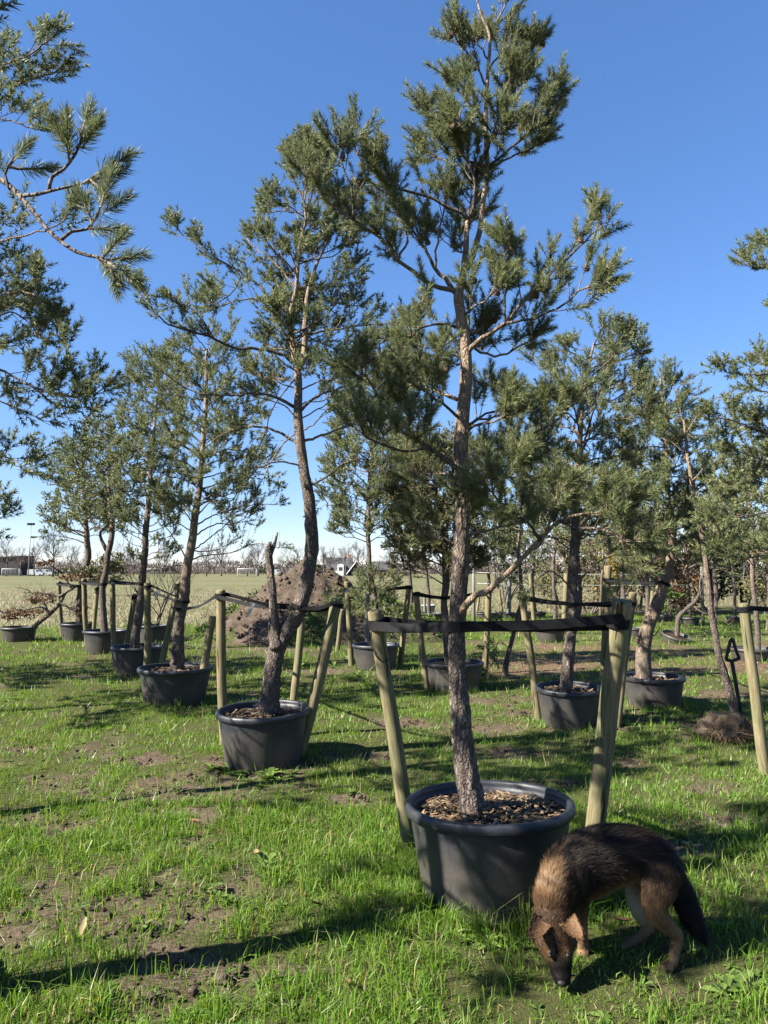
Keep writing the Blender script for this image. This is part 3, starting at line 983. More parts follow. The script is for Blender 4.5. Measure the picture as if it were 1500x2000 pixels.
# knot hole and loose loop on the front stake
kh = MB()
c = stake_at(sA1, 1208) + np.array([.004, -sA1['r'] * 1.0, 0])
c = c + np.array([-.004, 0, 0])
ang = np.linspace(0, 6.283, 13)[:-1]
V = [c + np.array([0, -.002, 0])] + [c + np.array([math.cos(a) * .018 * (1 + .25 * math.sin(3 * a)), .0 + (.010 if abs(math.cos(a)) > .5 else .004), math.sin(a) * .024]) for a in ang]
kh.add(V, None, [[0, 1 + i, 1 + (i + 1) % 12] for i in range(12)])
loop = MB()
S0 = stake_at(sA1, 1222); S1 = stake_at(sA1, 1290)
lp = [S0 + np.array([-.035, -.03, 0]), stake_at(sA1, 1250) + np.array([-.05, -.025, 0]), stake_at(sA1, 1278) + np.array([-.035, -.045, 0]), S1 + np.array([.0, -.055, 0]), S1 + np.array([.035, -.04, .012])]
loop.tube(smooth_path(lp, .01), .0035, 6)
o = loop.build('wire_loop', 'black_plastic', None, lp[0]); o.location = lp[0]
tag(o, 'thin black wire loop hanging down the stake with the knot hole', 'wire')
inv = Matrix.Translation(sA1['b']) @ sA1['o'].rotation_euler.to_matrix().to_4x4()
o = kh.build('knot_hole', 'mulch', None)
o.data.transform(inv.inverted()); o.parent = sA1['o']

# ---- B: the forked pine
potB = make_pot(515, 1505, 181, 1376, 'black pot of the pine with a forked base, white tag on its strap', tilt=(.02, -.02))
B = Pine('pine with forked base and broken grey stub, curved main trunk leaning right', (potB['x'], potB['Y'], potB['soil']), potB['Y'], seed=22, dist=6.0)
trunk_px(B, [(525, 1385), (532, 1320), (545, 1262), (575, 1205), (598, 1140), (609, 1060), (603, 985), (595, 925), (588, 870), (583, 800), (581, 735), (572, 680), (566, 620), (577, 562), (586, 474), (596, 434), (594, 400)],
         potB['soil'], [0, 0, 0, 0, .03, .05, .05, .05, .05, .05, .05, .05, .05, .05, .05, .05, .05], [40, 34, 35, 31, 28, 25, 23, 21, 20, 17, 15, 11, 9, 8, 7, 5, 4])
B.trunk([at(543, 1265, B.Y - .02), at(537, 1230, B.Y - .03), at(534, 1180, B.Y - .03), at(530, 1130, B.Y - .02), at(526, 1095, B.Y), at(524, 1072, B.Y), at(528, 1058, B.Y)], [.075, .05, .036, .033, .032, .03, .012], .05, .45)
B.trunk([at(527, 1085, B.Y), at(535, 1065, B.Y + .02), at(543, 1040, B.Y + .04)], [.022, .017, .007], .3, .6)
B.trunk([at(582, 722, B.Y + .05), at(594, 690, B.Y + .06), at(597, 630, B.Y + .06), at(606, 562, B.Y + .05), at(622, 510, B.Y + .05), at(645, 465, B.Y + .05)], [.034, .028, .024, .019, .013, .008], .8, 1.1)
kb = dict(gap=.085, ns=3, bl=(.12, .32))
for px, dy, r, kk in (([(575, 712), (546, 690), (498, 682), (450, 679), (410, 658), (342, 638), (310, 618), (272, 575)], -.4, .028, dict(leaf=.4)),
                  ([(420, 665), (395, 625), (370, 600), (345, 590)], -.1, .010, dict(leaf=.1, start=at(420, 663, B.Y - .25))),
                  ([(570, 798), (546, 778), (506, 768), (442, 772), (370, 762), (318, 726)], -.2, .023, dict(leaf=.45)),
                  ([(578, 868), (530, 838), (474, 836), (426, 854), (395, 880)], .4, .021, dict(leaf=.5, leafy=.8)),
                  ([(568, 650), (530, 594), (506, 558), (474, 534), (426, 506), (382, 478), (346, 448)], .1, .022, dict(leaf=.4)),
                  ([(470, 530), (455, 570), (425, 590), (400, 590)], .25, .010, dict(leaf=.1, start=at(474, 534, B.Y + .1))),
                  ([(566, 612), (520, 590), (470, 585), (420, 600)], -.5, .014, dict(leaf=.4)),
                  ([(588, 806), (618, 774), (666, 756), (700, 746), (730, 720)], -.3, .022, dict(leaf=.5)),
                  ([(600, 862), (642, 846), (702, 826), (735, 815)], .3, .020, dict(leaf=.5)),
                  ([(606, 950), (640, 930), (670, 906), (714, 898), (758, 922)], -.2, .016, dict(leaf=.5, leafy=.8)),
                  ([(597, 662), (634, 646), (690, 638), (745, 633), (796, 632)], .1, .018, dict(leaf=.35)),
                  ([(578, 562), (538, 514), (506, 490), (482, 466)], .1, .012, dict(leaf=.4)),
                  ([(594, 410), (570, 415), (545, 412), (530, 415)], .05, .007, dict(leaf=.3)),
                  ([(590, 910), (546, 902), (506, 914), (478, 946), (455, 975)], -.3, .013, dict(leaf=.5, leafy=.7)),
                  ([(600, 655), (630, 622), (666, 578), (690, 560)], -.2, .015, dict(leaf=.4)),
                  ([(606, 562), (630, 560), (660, 545), (690, 520)], .2, .011, dict(leaf=.3)),
                  ([(622, 510), (650, 500), (680, 470)], -.1, .010, dict(leaf=.2)),
                  ([(645, 465), (640, 420), (655, 380)], .1, .008, dict(leaf=.1)),
                  ([(594, 402), (590, 350), (575, 300)], .05, .007, dict(leaf=.15)),
                  ([(596, 420), (620, 380), (635, 320)], .05, .007, dict(leaf=.15)),
                  ([(596, 415), (605, 370), (605, 310)], -.1, .007, dict(leaf=.15)),
                  ([(582, 735), (560, 760), (530, 800), (520, 840)], .4, .010, dict(leaf=.3, leafy=.4)),
                  ([(585, 840), (560, 860), (530, 900), (515, 935)], -.1, .009, dict(leaf=.2, leafy=.25)),
                  ([(598, 930), (625, 960), (640, 990)], .2, .008, dict(leaf=.2, leafy=.3)),
                  ([(584, 820), (620, 800), (645, 780), (655, 730)], .3, .009, dict(leaf=.3, leafy=.5))):
    k2 = dict(kb); k2.update(kk)
    B.limb_px(px, dy, r, **k2)
for px, dy in (([(594, 402), (575, 350), (562, 295)], .1), ([(596, 420), (615, 360), (628, 300)], -.1), ([(645, 465), (660, 420), (690, 380)], .1), ([(596, 430), (560, 400), (535, 395)], -.15), ([(620, 515), (660, 480), (700, 450)], .2),
               ([(594, 402), (600, 340), (600, 285)], .0), ([(645, 465), (690, 440), (730, 430)], -.1), ([(606, 562), (650, 590), (700, 600)], .3), ([(598, 640), (650, 680), (700, 690)], .2), ([(580, 740), (540, 740), (500, 730)], .4)):
    B.limb_px(px, dy, .009, leaf=.12, gap=.055, ns=4, bl=(.08, .22))
B.crown([(430, 520, 640), (560, 470, 670), (690, 450, 700)], 14, .012, front_back=True, leaf=.35, **kb)
B.crown([(640, 480, 680), (800, 470, 700)], 7, .011, leaf=.45, leafy=.7, **kb)
B.finish()
sB1 = make_stake((431, 1152), (437, 1452), 18, 'upright wooden stake shared by the straps of the forked pine and its shadier neighbour')
sB2 = make_stake((660, 1170), (586, 1478), 23, 'wooden stake leaning outwards beside the pot of the forked pine', dy=-.05)
sB3 = make_stake((590, 1205), (571, 1400), 15, 'slim wooden stake standing behind the pot of the forked pine', dy=.1)
strapB = make_strap(B, [(sB1, 1163), (sB2, 1180)], 'black webbing strap with a white tag, tying the forked pine to two stakes', 1188, .035, sag=.03)

def white_tag(px, Y, L, label):
    p = np.array(at(px[0], px[1], Y))
    mb = MB()
    pts = [p, p + np.array([-.01, -.01, -L * .4]), p + np.array([-.035, -.005, -L * .75]), p + np.array([-.05, .0, -L])]
    P = smooth_path(pts, .02)
    w = np.array([.014, .004, .006])
    n = len(P)
    V = np.vstack([np.stack([P - w, P + w], 1).reshape(-1, 3)])
    V2 = V + np.array([0, .0015, 0])
    Q = [[2 * i, 2 * i + 1, 2 * i + 3, 2 * i + 2] for i in range(n - 1)]
    mb.add(V, Q); mb.add(V2, [q[::-1] for q in Q])
    o = mb.build('plant_tag', 'white_tag', None, p); o.location = p
    tag(o, label, 'tag', 'white plant tags')
white_tag((494, 1180), B.Y - .12, .11, 'white plant tag hanging from the strap of the forked pine')

# ---- C: pine behind the thick stake
potC = make_pot(1113, 1424, 130, 1337, 'dusty black pot seen between the two straps, behind the thickest stake', tilt=(.03, 0))
C_ = Pine('broad dense pine in the dusty pot behind the thickest stake', (potC['x'], potC['Y'], potC['soil']), potC['Y'], seed=33, dist=7.5)
trunk_px(C_, [(1105, 1350), (1112, 1270), (1117, 1180), (1120, 1100), (1125, 1000), (1130, 900), (1135, 800), (1150, 720), (1160, 670)], potC['soil'], None, [26, 22, 21, 19, 16, 12, 9, 6, 4])
kc = dict(gap=.095, ns=3, bl=(.14, .36))
for px, dy, r, kk in (([(1115, 1150), (1090, 1122), (1065, 1118), (1035, 1150)], -.3, .016, dict(leaf=.5, leafy=.4)),
                  ([(1119, 1150), (1140, 1125), (1165, 1100), (1200, 1085), (1235, 1085)], -.3, .018, dict(leaf=.55)),
                  ([(1128, 900), (1160, 800), (1185, 720), (1222, 655)], -.3, .018, dict(leaf=.4)),
                  ([(1185, 720), (1215, 700), (1240, 690)], -.1, .009, dict(leaf=.1, start=at(1185, 720, C_.Y - .2))),
                  ([(1130, 860), (1090, 780), (1060, 720), (1035, 690)], .1, .014, dict(leaf=.35)),
                  ([(1117, 1080), (1080, 1050), (1040, 1040), (1000, 1030)], .3, .014, dict(leaf=.4)),
                  ([(1118, 1180), (1095, 1200), (1082, 1190)], .2, .008, dict(leaf=.9, leafy=.2))):
    k2 = dict(kc); k2.update(kk)
    C_.limb_px(px, dy, r, **k2)
C_.crown([(650, 1120, 1230), (730, 1050, 1270), (850, 1010, 1270), (960, 1000, 1260), (1050, 1010, 1240)], 34, .014, leaf=.3, **kc)
C_.finish()
sC1 = make_stake((1020, 1165), (1053, 1404), 14, 'slim wooden stake leaning beside the dusty pot, away from the thickest stake')
sC2 = make_stake((1237, 1157), (1205, 1420), 14, 'slim wooden stake right behind the thickest stake', dy=-.2)
make_strap(C_, [(sC1, 1168), (sC2, 1178)], 'black strap around the broad pine of the dusty pot', 1180, .035)

# ---- D
potD = make_pot(1277, 1386, 120, 1316, 'wide black pot in sun holding the pine with the thick curved reddish trunk')
D_ = Pine('pine with a thick curved reddish trunk and low spreading branches', (potD['x'], potD['Y'], potD['soil']), potD['Y'], seed=44, dist=8.4)
trunk_px(D_, [(1258, 1322), (1256, 1280), (1266, 1225), (1282, 1180), (1296, 1140), (1310, 1100), (1312, 1040), (1305, 960), (1300, 880), (1295, 800), (1290, 740)], potD['soil'], None, [30, 27, 25, 24, 22, 17, 13, 10, 8, 6, 4], h0=.50)
for px, dy, r, kk in (([(1292, 1150), (1275, 1130), (1255, 1118), (1225, 1120)], -.2, .016, dict(leaf=.5)),
                  ([(1297, 1140), (1325, 1120), (1350, 1100), (1385, 1095)], -.3, .018, dict(leaf=.5)),
                  ([(1262, 1245), (1280, 1240), (1295, 1210), (1296, 1190)], -.1, .011, dict(leaf=.8, leafy=.0))):
    k2 = dict(kc); k2.update(kk)
    D_.limb_px(px, dy, r, **k2)
D_.crown([(735, 1270, 1310), (800, 1235, 1345), (900, 1215, 1380), (1000, 1200, 1400), (1090, 1210, 1390)], 42, .014, leaf=.3, **kc)
D_.finish()
sD1 = make_stake((1188, 1105), (1180, 1330), 16, 'tall wooden stake tied to the pine with the thick curved trunk')
make_strap(D_, [(sD1, 1132)], 'black strap around the thick curved reddish trunk', 1142, .035)

# ---- E .. H : the row running away beside the field
ROW = 'black nursery pots'
potE = make_pot(341, 1383, 143, 1300, 'dusty black pot second in the row after the forked pine')
E = Pine('pine with pale orange trunk and many bare side twigs, next to the forked pine', (potE['x'], potE['Y'], potE['soil']), potE['Y'], seed=55, dist=8.3)
trunk_px(E, [(345, 1300), (348, 1230), (360, 1160), (367, 1100), (378, 1030), (388, 960), (395, 890), (400, 820), (402, 740), (404, 680)], potE['soil'], None, [27, 22, 20, 17, 15, 12, 10, 9, 7, 4], h0=.30, h1=1.3)
E.trunk([at(342, 1296, E.Y - .06), at(335, 1275, E.Y - .08), at(331, 1266, E.Y - .09)], [.03, .022, .012], .1, .2)
ke = dict(gap=.11, ns=3, bl=(.14, .38))
for px, dy, r, kk in (([(370, 1095), (400, 1085), (450, 1080), (500, 1062), (545, 1070)], -.3, .014, dict(leaf=.3, leafy=.35)),
                  ([(372, 1080), (410, 1050), (460, 1010), (500, 990)], .2, .013, dict(leaf=.3, leafy=.5)),
                  ([(368, 1095), (345, 1060), (320, 1020), (310, 990)], -.2, .013, dict(leaf=.4, leafy=.5)),
                  ([(372, 1075), (420, 1075), (470, 1050)], .5, .012, dict(leaf=.3, leafy=.3)),
                  ([(380, 1010), (430, 960), (480, 920), (525, 900)], -.2, .013, dict(leaf=.4, leafy=.7)),
                  ([(388, 950), (440, 1000), (500, 985), (540, 985)], .2, .012, dict(leaf=.4, leafy=.7)),
                  ([(392, 900), (440, 850), (490, 800), (530, 770)], -.3, .012, dict(leaf=.4))):
    k2 = dict(ke); k2.update(kk)
    E.limb_px(px, dy, r, **k2)
E.crown([(660, 350, 440), (740, 300, 500), (840, 290, 510), (930, 300, 510), (1010, 310, 500)], 36, .012, leaf=.35, **ke)
E.finish()
sE1 = make_stake((288, 1138), (287, 1352), 13, 'upright wooden stake in front of the pale orange trunk with bare twigs', dy=-.02)
sE2 = make_stake((349, 1136), (305, 1350), 12, 'slanting wooden stake crossing close behind the pale orange trunk', dy=0)
sE3 = make_stake((415, 1203), (388, 1372), 15, 'short wooden stake leaning against the outer side of the second pot in the row', dy=-.05)
make_strap(E, [(sE1, 1145), (sE2, 1142)], 'black strap around the pale orange trunk with bare twigs', 1172, .03)
mb = MB(); Pt, rt, _ = E.tpoint(1190)
a = stake_at(sB1, 1166); 
band(mb, a, sB1['ax'], sB1['r'] * 1.06 + .002, .035); band(mb, Pt, (0, 0, 1), rt * 1.15 + .004, .035)
ribbon(mb, [a + np.array([-.06, .03, 0]), (a + Pt) / 2 + np.array([0, 0, -.03]), Pt + np.array([.02, -rt * 1.15, 0])], .035, .6)
o = mb.build('tie_strap', 'strap', None, a, smooth=False); o.location = a
tag(o, 'black strap stretched from the pale orange trunk to the upright stake of the forked pine', 'strap', 'black webbing tree ties')
white_tag((312, 1152), E.Y - .1, .13, 'white plant tag among the stakes of the pale orange pine')

potF = make_pot(270, 1320, 106, 1256, 'black pot third in the row after the forked pine, in shade')
Fp = Pine('pine with straight bare leader, third in the row beside the field', (potF['x'], potF['Y'], potF['soil']), potF['Y'], seed=66, dist=11)
trunk_px(Fp, [(263, 1258), (272, 1190), (279, 1120), (284, 1050), (290, 980), (296, 900), (302, 830), (308, 780), (312, 745)], potF['soil'], None, [18, 16, 14, 12, 10, 8, 6, 5, 3])
Fp.limb_px([(312, 750), (310, 720), (318, 690)], 0, .012, leaf=.2)
Fp.crown([(700, 255, 330), (790, 235, 350), (870, 225, 350), (960, 225, 350), (1040, 235, 340)], 30, .016, leaf=.3, gap=.12, ns=3, bl=(.18, .42))
Fp.crown([(1040, 240, 345), (1110, 250, 340)], 6, .010, leaf=.3, gap=.14, ns=2, bl=(.14, .3), leafy=.4)
Fp.finish()
sF1 = make_stake((219, 1130), (224, 1300), 10, 'upright stake at the third pot in the row')
sF2 = make_stake((264, 1160), (243, 1298), 10, 'slanting stake behind the third pot in the row')
make_strap(Fp, [(sF1, 1137), (sF2, 1166)], 'black strap around the pine with the straight bare leader', 1140, .04)

potG = make_pot(205, 1279, 85, 1230, 'black pot fourth in the row after the forked pine')
Gp = Pine('pine with a dark S-shaped trunk, fourth in the row beside the field', (potG['x'], potG['Y'], potG['soil']), potG['Y'], seed=77, dist=13.5)
trunk_px(Gp, [(204, 1232), (202, 1190), (201, 1150), (208, 1115), (211, 1080), (219, 1050), (219, 1015), (213, 980), (212, 920), (214, 860)], potG['soil'], None, [14, 13, 12, 12, 12, 11, 9, 7, 5, 4])
Gp.trunk([at(208, 1075, Gp.Y), at(199, 1055, Gp.Y), at(196, 1040, Gp.Y), at(208, 1025, Gp.Y - .1)], [.045, .035, .03, .02], .3, .5)
Gp.limb_px([(203, 1135), (193, 1115), (190, 1085)], -.1, .02, leaf=.9, leafy=0)
Gp.crown([(830, 175, 255), (900, 140, 270), (970, 130, 270), (1030, 150, 260)], 28, .016, leaf=.3, gap=.13, ns=3, bl=(.2, .45))
Gp.finish()
sG1 = make_stake((163, 1130), (170, 1262), 10, 'upright stake at the fourth pot in the row')
sG2 = make_stake((190, 1146), (181, 1262), 8, 'slanting stake at the fourth pot in the row')
make_strap(Gp, [(sG1, 1137), (sG2, 1150)], 'black strap around the S-shaped trunk', 1142, .045)

potH = make_pot(151, 1253, 68, 1215, 'black pot fifth in the row after the forked pine')
Hp = Pine('pine with a pale straight trunk, fifth in the row beside the field', (potH['x'], potH['Y'], potH['soil']), potH['Y'], seed=88, dist=15.5, needle='needle')
trunk_px(Hp, [(155, 1215), (156, 1170), (160, 1130), (172, 1090), (170, 1050), (167, 1010), (165, 960), (164, 900)], potH['soil'], None, [14, 12, 11, 12, 11, 9, 7, 4])
Hp.crown([(860, 130, 200), (920, 95, 230), (980, 90, 240), (1045, 85, 220)], 24, .018, leaf=.3, gap=.14, ns=3, bl=(.2, .5))
Hp.limb_px([(168, 1050), (140, 1035), (115, 1020), (85, 1003)], -.2, .025, leaf=.3, gap=.12, bl=(.2, .4))
Hp.finish()
sH1 = make_stake((115, 1135), (121, 1244), 8, 'upright stake at the fifth pot in the row')
make_strap(Hp, [(sH1, 1140)], 'black strap around the pale straight trunk', 1142, .05)

# ---- I, J : centre
potI = make_pot(887, 1354, 117, 1289, 'black pot half hidden behind the tall pine trunk, weeds round its foot')
I_ = Pine('dark crooked pine with yellowing needles behind the tall trunk', (potI['x'], potI['Y'], potI['soil']), potI['Y'], seed=99, dist=9.2, needle='needle_yellow')
trunk_px(I_, [(878, 1295), (872, 1240), (868, 1180), (872, 1120), (866, 1060), (858, 1010), (850, 940), (845, 870)], potI['soil'], None, [17, 15, 14, 15, 12, 9, 6, 4], h0=0, h1=.55)
I_.limb_px([(870, 1130), (850, 1060), (835, 1010), (825, 980)], -.2, .016, leaf=.4)
I_.crown([(860, 800, 890), (950, 760, 910), (1040, 755, 930), (1120, 770, 960)], 38, .013, leaf=.25, gap=.11, ns=3, bl=(.14, .36))
I_.finish()
sI1 = make_stake((813, 1158), (833, 1346), 12, 'leaning wooden stake at the pot behind the tall trunk')
sI2 = make_stake((955, 1148), (948, 1315), 12, 'upright wooden stake past the pot behind the tall trunk')
make_strap(I_, [(sI1, 1150 + 10), (sI2, 1155)], 'black strap around the dark crooked pine', 1165, .04)

potJ = make_pot(734, 1312, 94, 1258, 'black pot between the soil heap and the stake with the knot hole')
J_ = Pine('slender pine with orange upper trunk growing beside the soil heap', (potJ['x'], potJ['Y'], potJ['soil']), potJ['Y'], seed=111, dist=11)
trunk_px(J_, [(736, 1262), (735, 1200), (731, 1160), (722, 1110), (719, 1040), (720, 970), (726, 890), (732, 800), (738, 720), (742, 665)], potJ['soil'], None, [13, 12, 11, 10, 9, 8, 7, 6, 5, 3], h0=.2, h1=1.2)
J_.crown([(655, 725, 765), (740, 665, 815), (850, 630, 825), (950, 625, 815), (1040, 650, 790)], 58, .013, leaf=.3, gap=.12, ns=3, bl=(.16, .4))
J_.crown([(1120, 690, 790), (1190, 690, 770)], 8, .010, leaf=.2, gap=.12, ns=2, bl=(.12, .3), leafy=.7)
J_.finish()
sJ1 = make_stake((677, 1136), (686, 1300), 11, 'dark topped stake in front of the soil heap')
sJ2 = make_stake((799, 1143), (781, 1302), 11, 'slanting pale stake at the pot beside the soil heap')
sJ3 = make_stake((718, 1148), (717, 1288), 8, 'straight weathered grey stake inside the pot beside the soil heap', mat='grey_wood', dy=0)
sJ4 = make_stake((668, 1190), (659, 1275), 9, 'short slanting stake low against the soil heap')
make_strap(J_, [(sJ2, 1142 + 5), (sJ1, 1150)], 'black strap around the slender pine beside the soil heap', 1150, .045)

# ---- K : leaning brown shrub, P : multi-stem shrub
potK = make_pot(36, 1254, 68, 1222, 'small black pot out on its own in which the brown leafed shrub leans')
potP = make_pot(300, 1255, 66, 1218, 'black pot behind the row, holding a bare many-stemmed shrub', mulch=False)

# ---- far right and far centre pots with small trees
farpots = []
for (cx, by, w, ry, lab) in ((1075, 1257, 60, 1229, 'round black pot on the wood chip path behind the thickest stake'),
                             (1318, 1256, 58, 1236, 'tipped black pot holding the bare gnarled branch'),
                             (1240, 1243, 44, 1224, 'small black pot on the path behind the thick curved trunk'),
                             (1348, 1222, 38, 1205, 'little black pot at the foot of the hedge, with a thin straight sapling'),
                             (1470, 1292, 84, 1262, 'black pot behind the stake of the tree with no visible trunk'),
                             (842, 1216, 62, 1196, 'black pot beside the pale grey bucket'),
                             (952, 1210, 46, 1196, 'black pot at the field edge, first of the far line'),
                             (1000, 1209, 44, 1195, 'black pot at the field edge, second of the far line'),
                             (1046, 1208, 44, 1194, 'black pot at the field edge, last of the far line'),
                             (1300, 1214, 34, 1200, 'tiny black pot under the copper hedge'),
                             (1436, 1217, 34, 1203, 'tiny black pot under the dark conifers'),
                             (1170, 1228, 40, 1208, 'small black pot behind the tall stake, in shade')):
    tl = (.25, .18) if cx == 1318 else (0, 0)
    farpots.append(make_pot(cx, by, w, ry, lab, tilt=tl, mulch=False, soil_drop=.05))
def far_pine(pot, px, wpx, env, n, label, seed, needle='needle', **kk):
    p = Pine(label, (pot['x'], pot['Y'], pot['soil']), pot['Y'], seed=seed, dist=max(14, pot['Y']), needle=needle)
    trunk_px(p, px, pot['soil'], None, wpx, h1=1.1)
    k2 = dict(leaf=.3, gap=.15, ns=3, bl=(.2, .45)); k2.update(kk)
    p.crown(env, n, .018, **k2)
    p.finish()
far_pine(farpots[0], [(1082, 1232), (1084, 1180), (1080, 1120), (1084, 1060), (1080, 980), (1078, 900)], [9, 8, 7, 6, 5, 3], [(880, 1040, 1110), (980, 1010, 1150), (1070, 1020, 1140)], 18, 'pale stemmed pine in the round pot on the wood chip path', 201)
far_pine(farpots[3], [(1348, 1208), (1346, 1160), (1342, 1100), (1338, 1020)], [5, 4, 4, 2], [(1000, 1310, 1365), (1060, 1300, 1380), (1110, 1310, 1370)], 12, 'thin straight sapling in front of the hedge', 202, 'needle_yellow')
far_pine(farpots[5], [(838, 1200), (836, 1150), (830, 1090), (826, 1030), (824, 960)], [8, 7, 6, 5, 3], [(930, 790, 860), (1020, 770, 880), (1090, 780, 880)], 16, 'small golden pine beside the pale grey bucket', 203, 'needle_yellow')
far_pine(farpots[6], [(952, 1200), (955, 1140), (950, 1080), (948, 1020)], [7, 6, 5, 3], [(940, 920, 980), (1030, 910, 1000), (1110, 915, 995)], 15, 'small pine at the field edge, first of the far line', 204)
far_pine(farpots[8], [(1046, 1198), (1040, 1140), (1044, 1080), (1042, 1010)], [7, 6, 5, 3], [(960, 1020, 1070), (1040, 1000, 1090), (1100, 1010, 1080)], 14, 'small pine at the field edge, last of the far line', 205)
far_pine(farpots[4], [(1480, 1266), (1478, 1200), (1470, 1130), (1468, 1050), (1464, 980)], [11, 10, 8, 6, 4], [(880, 1420, 1500), (980, 1400, 1520), (1080, 1400, 1530)], 22, 'full pine behind the stake of the tree with no visible trunk', 206)
far_pine(farpots[10], [(1436, 1206), (1434, 1150), (1430, 1090), (1428, 1030)], [6, 5, 4, 3], [(960, 1405, 1455), (1040, 1390, 1470), (1110, 1400, 1465)], 14, 'small pine in front of the dark conifers', 207, 'needle_yellow')
far_pine(farpots[11], [(1172, 1212), (1174, 1150), (1178, 1090), (1176, 1020)], [6, 5, 4, 3], [(940, 1150, 1200), (1030, 1130, 1220), (1100, 1140, 1215)], 14, 'small pine behind the tall stake of the curved trunk', 208)
for k, (px, gy, top, wdt, nd, lab) in enumerate(((1015, 1222, 930, 90, 'needle', 'pine standing in open ground behind the low thick limb of the tall pine'),
        (1215, 1236, 900, 100, 'needle', 'pine in open ground right behind the tall far stake'), (1262, 1226, 960, 80, 'needle_yellow', 'yellowish pine in open ground behind the thick curved trunk'),
        (1395, 1232, 900, 100, 'needle', 'pine in open ground behind the leaning thin pine'), (905, 1226, 900, 100, 'needle', 'pine in open ground just behind the tall trunk'),
        (800, 1232, 930, 90, 'needle_yellow', 'yellowish pine in open ground at the end of the soil heap'), (1130, 1218, 960, 80, 'needle_yellow', 'yellowish pine in open ground behind the dusty pot'), (1500, 1230, 880, 110, 'needle', 'pine in open ground behind the lone green topped stake'))):
    g0 = G(px, gy); h_ = wdt / 2
    far_pine(dict(x=g0.x, Y=g0.y, soil=0.02), [(px, gy), (px + 3, gy - 70), (px - 3, gy - 150), (px + 2, (gy + top) / 2 - 60), (px, top + 20)], [9, 8, 7, 5, 3],
             [(top, px - h_ * .4, px + h_ * .4), (top + 80, px - h_, px + h_), (1060, px - h_ * 1.1, px + h_ * 1.1), (1110, px - h_ * .8, px + h_ * .8)], 15, lab, 220 + k, nd)
# gnarled bare branch in the tipped pot
g = farpots[1]
gn = Pine('bare gnarled pine branch bending out of the tipped pot', (g['x'], g['Y'], g['soil']), g['Y'], seed=209, dist=12)
trunk_px(gn, [(1322, 1232), (1326, 1205), (1340, 1190), (1358, 1175), (1366, 1158)], g['soil'], None, [9, 9, 8, 7, 4], h1=.5)
gn.limb_px([(1350, 1182), (1370, 1195), (1400, 1205), (1430, 1225)], -.3, .02, leaf=.7, leafy=.2)
gn.limb_px([(1366, 1158), (1368, 1130), (1385, 1100), (1400, 1080)], 0, .02, leaf=.4)
gn.finish()

# extra far stakes
for i, (t, b, w, lab) in enumerate((((770, 1140), (766, 1200), 5, 'thin far stake on the field side of the soil heap'),
        ((829, 1160), (830, 1212), 5, 'far stake right beside the pale grey bucket'),
        ((936, 1165), (930, 1206), 5, 'far stake at the first pot of the far line'),
        ((975, 1150), (982, 1206), 5, 'far stake between the first two pots of the far line'),
        ((995, 1130), (994, 1208), 8, 'broad grey far post at the second pot of the far line'),
        ((1022, 1150), (1028, 1206), 5, 'far stake at the last pot of the far line'),
        ((1106, 1120), (1100, 1240), 10, 'pale post behind the round pot on the path'),
        ((1035, 1120), (1045, 1235), 8, 'slanting far post near the round pot on the path'),
        ((1275, 1125), (1271, 1236), 9, 'far post behind the thick curved trunk'))):
    make_stake(t, b, w, lab, dy=0, mat='grey_wood' if 'grey' in lab else 'stake_wood')

# ---- trees standing outside the frame whose branches reach in
def side_tree(label, x, y, h, seed, lean=(0, 0), zs=1.5, n=26, rad=1.1, needle='needle', r0=.065, dist=None, pot_label=None, cond=None, **kk):
    z0 = float(gh(x, y))
    p = Pine(label, (x, y, z0 + .42), y, seed=seed, dist=dist or math.hypot(x, y), needle=needle)
    pts = [(x + lean[0] * t + .06 * math.sin(t * 5 + seed), y + lean[1] * t + .05 * math.cos(t * 4 + seed), z0 + .35 + (h - .35) * t) for t in np.linspace(0, 1, 8)]
    p.trunk([np.array(q) for q in pts], list(np.linspace(r0, .012, 8)))
    P = p.trunks[0][0]
    k2 = dict(leaf=.3, gap=.085, ns=3, bl=(.12, .34)); k2.update(kk)
    a = p.rng.uniform(0, 6)
    for k in range(n):
        f = (k + p.rng.uniform(0, 1)) / n
        z = zs + (h - zs) * f
        i = int(np.argmin(np.abs(P[:, 2] - z)))
        a += 2.4 + p.rng.normal(0, .2)
        R = rad * (math.sin(math.pi * min(1, .28 + .72 * f)) * .8 + .22) * p.rng.uniform(.7, 1.05)
        e = P[i] + np.array([math.cos(a) * R, math.sin(a) * R, R * p.rng.uniform(.1, .5)])
        if cond is not None and not cond(e): continue
        m = (P[i] + e) / 2 + np.array([0, 0, R * p.rng.uniform(-.1, .08)])
        p.limb([P[i], m, e], .010 + .012 * R, **k2)
    pot = None
    return p

def offpot(x, y, R, label):
    # a pot placed straight by its position
    cx, _ = pxof((x, y - R * .8, 0)); _, by = pxof((x, y - R * .8, 0))
    w = 2 * R * F_PX / (y * .985)
    _, ry = pxof((x, y, .46))
    return make_pot(cx, by, w, ry, label, mulch=False, H=.46)

ga_, gb_ = G(350, 1885), G(850, 1790)
LX = -2.05; LY = ga_.y + (LX - ga_.x) * .375 / .927
L1 = side_tree('nearest pine, whose long needled branch hangs in from the left of the rows', LX, LY, 4.0, 301, n=34, rad=.95, gap=.075, zs=1.75, dist=6.5, r0=.085,
               cond=lambda e: not (e[0] / max(e[1], .1) > -.62 and e[1] > 0))
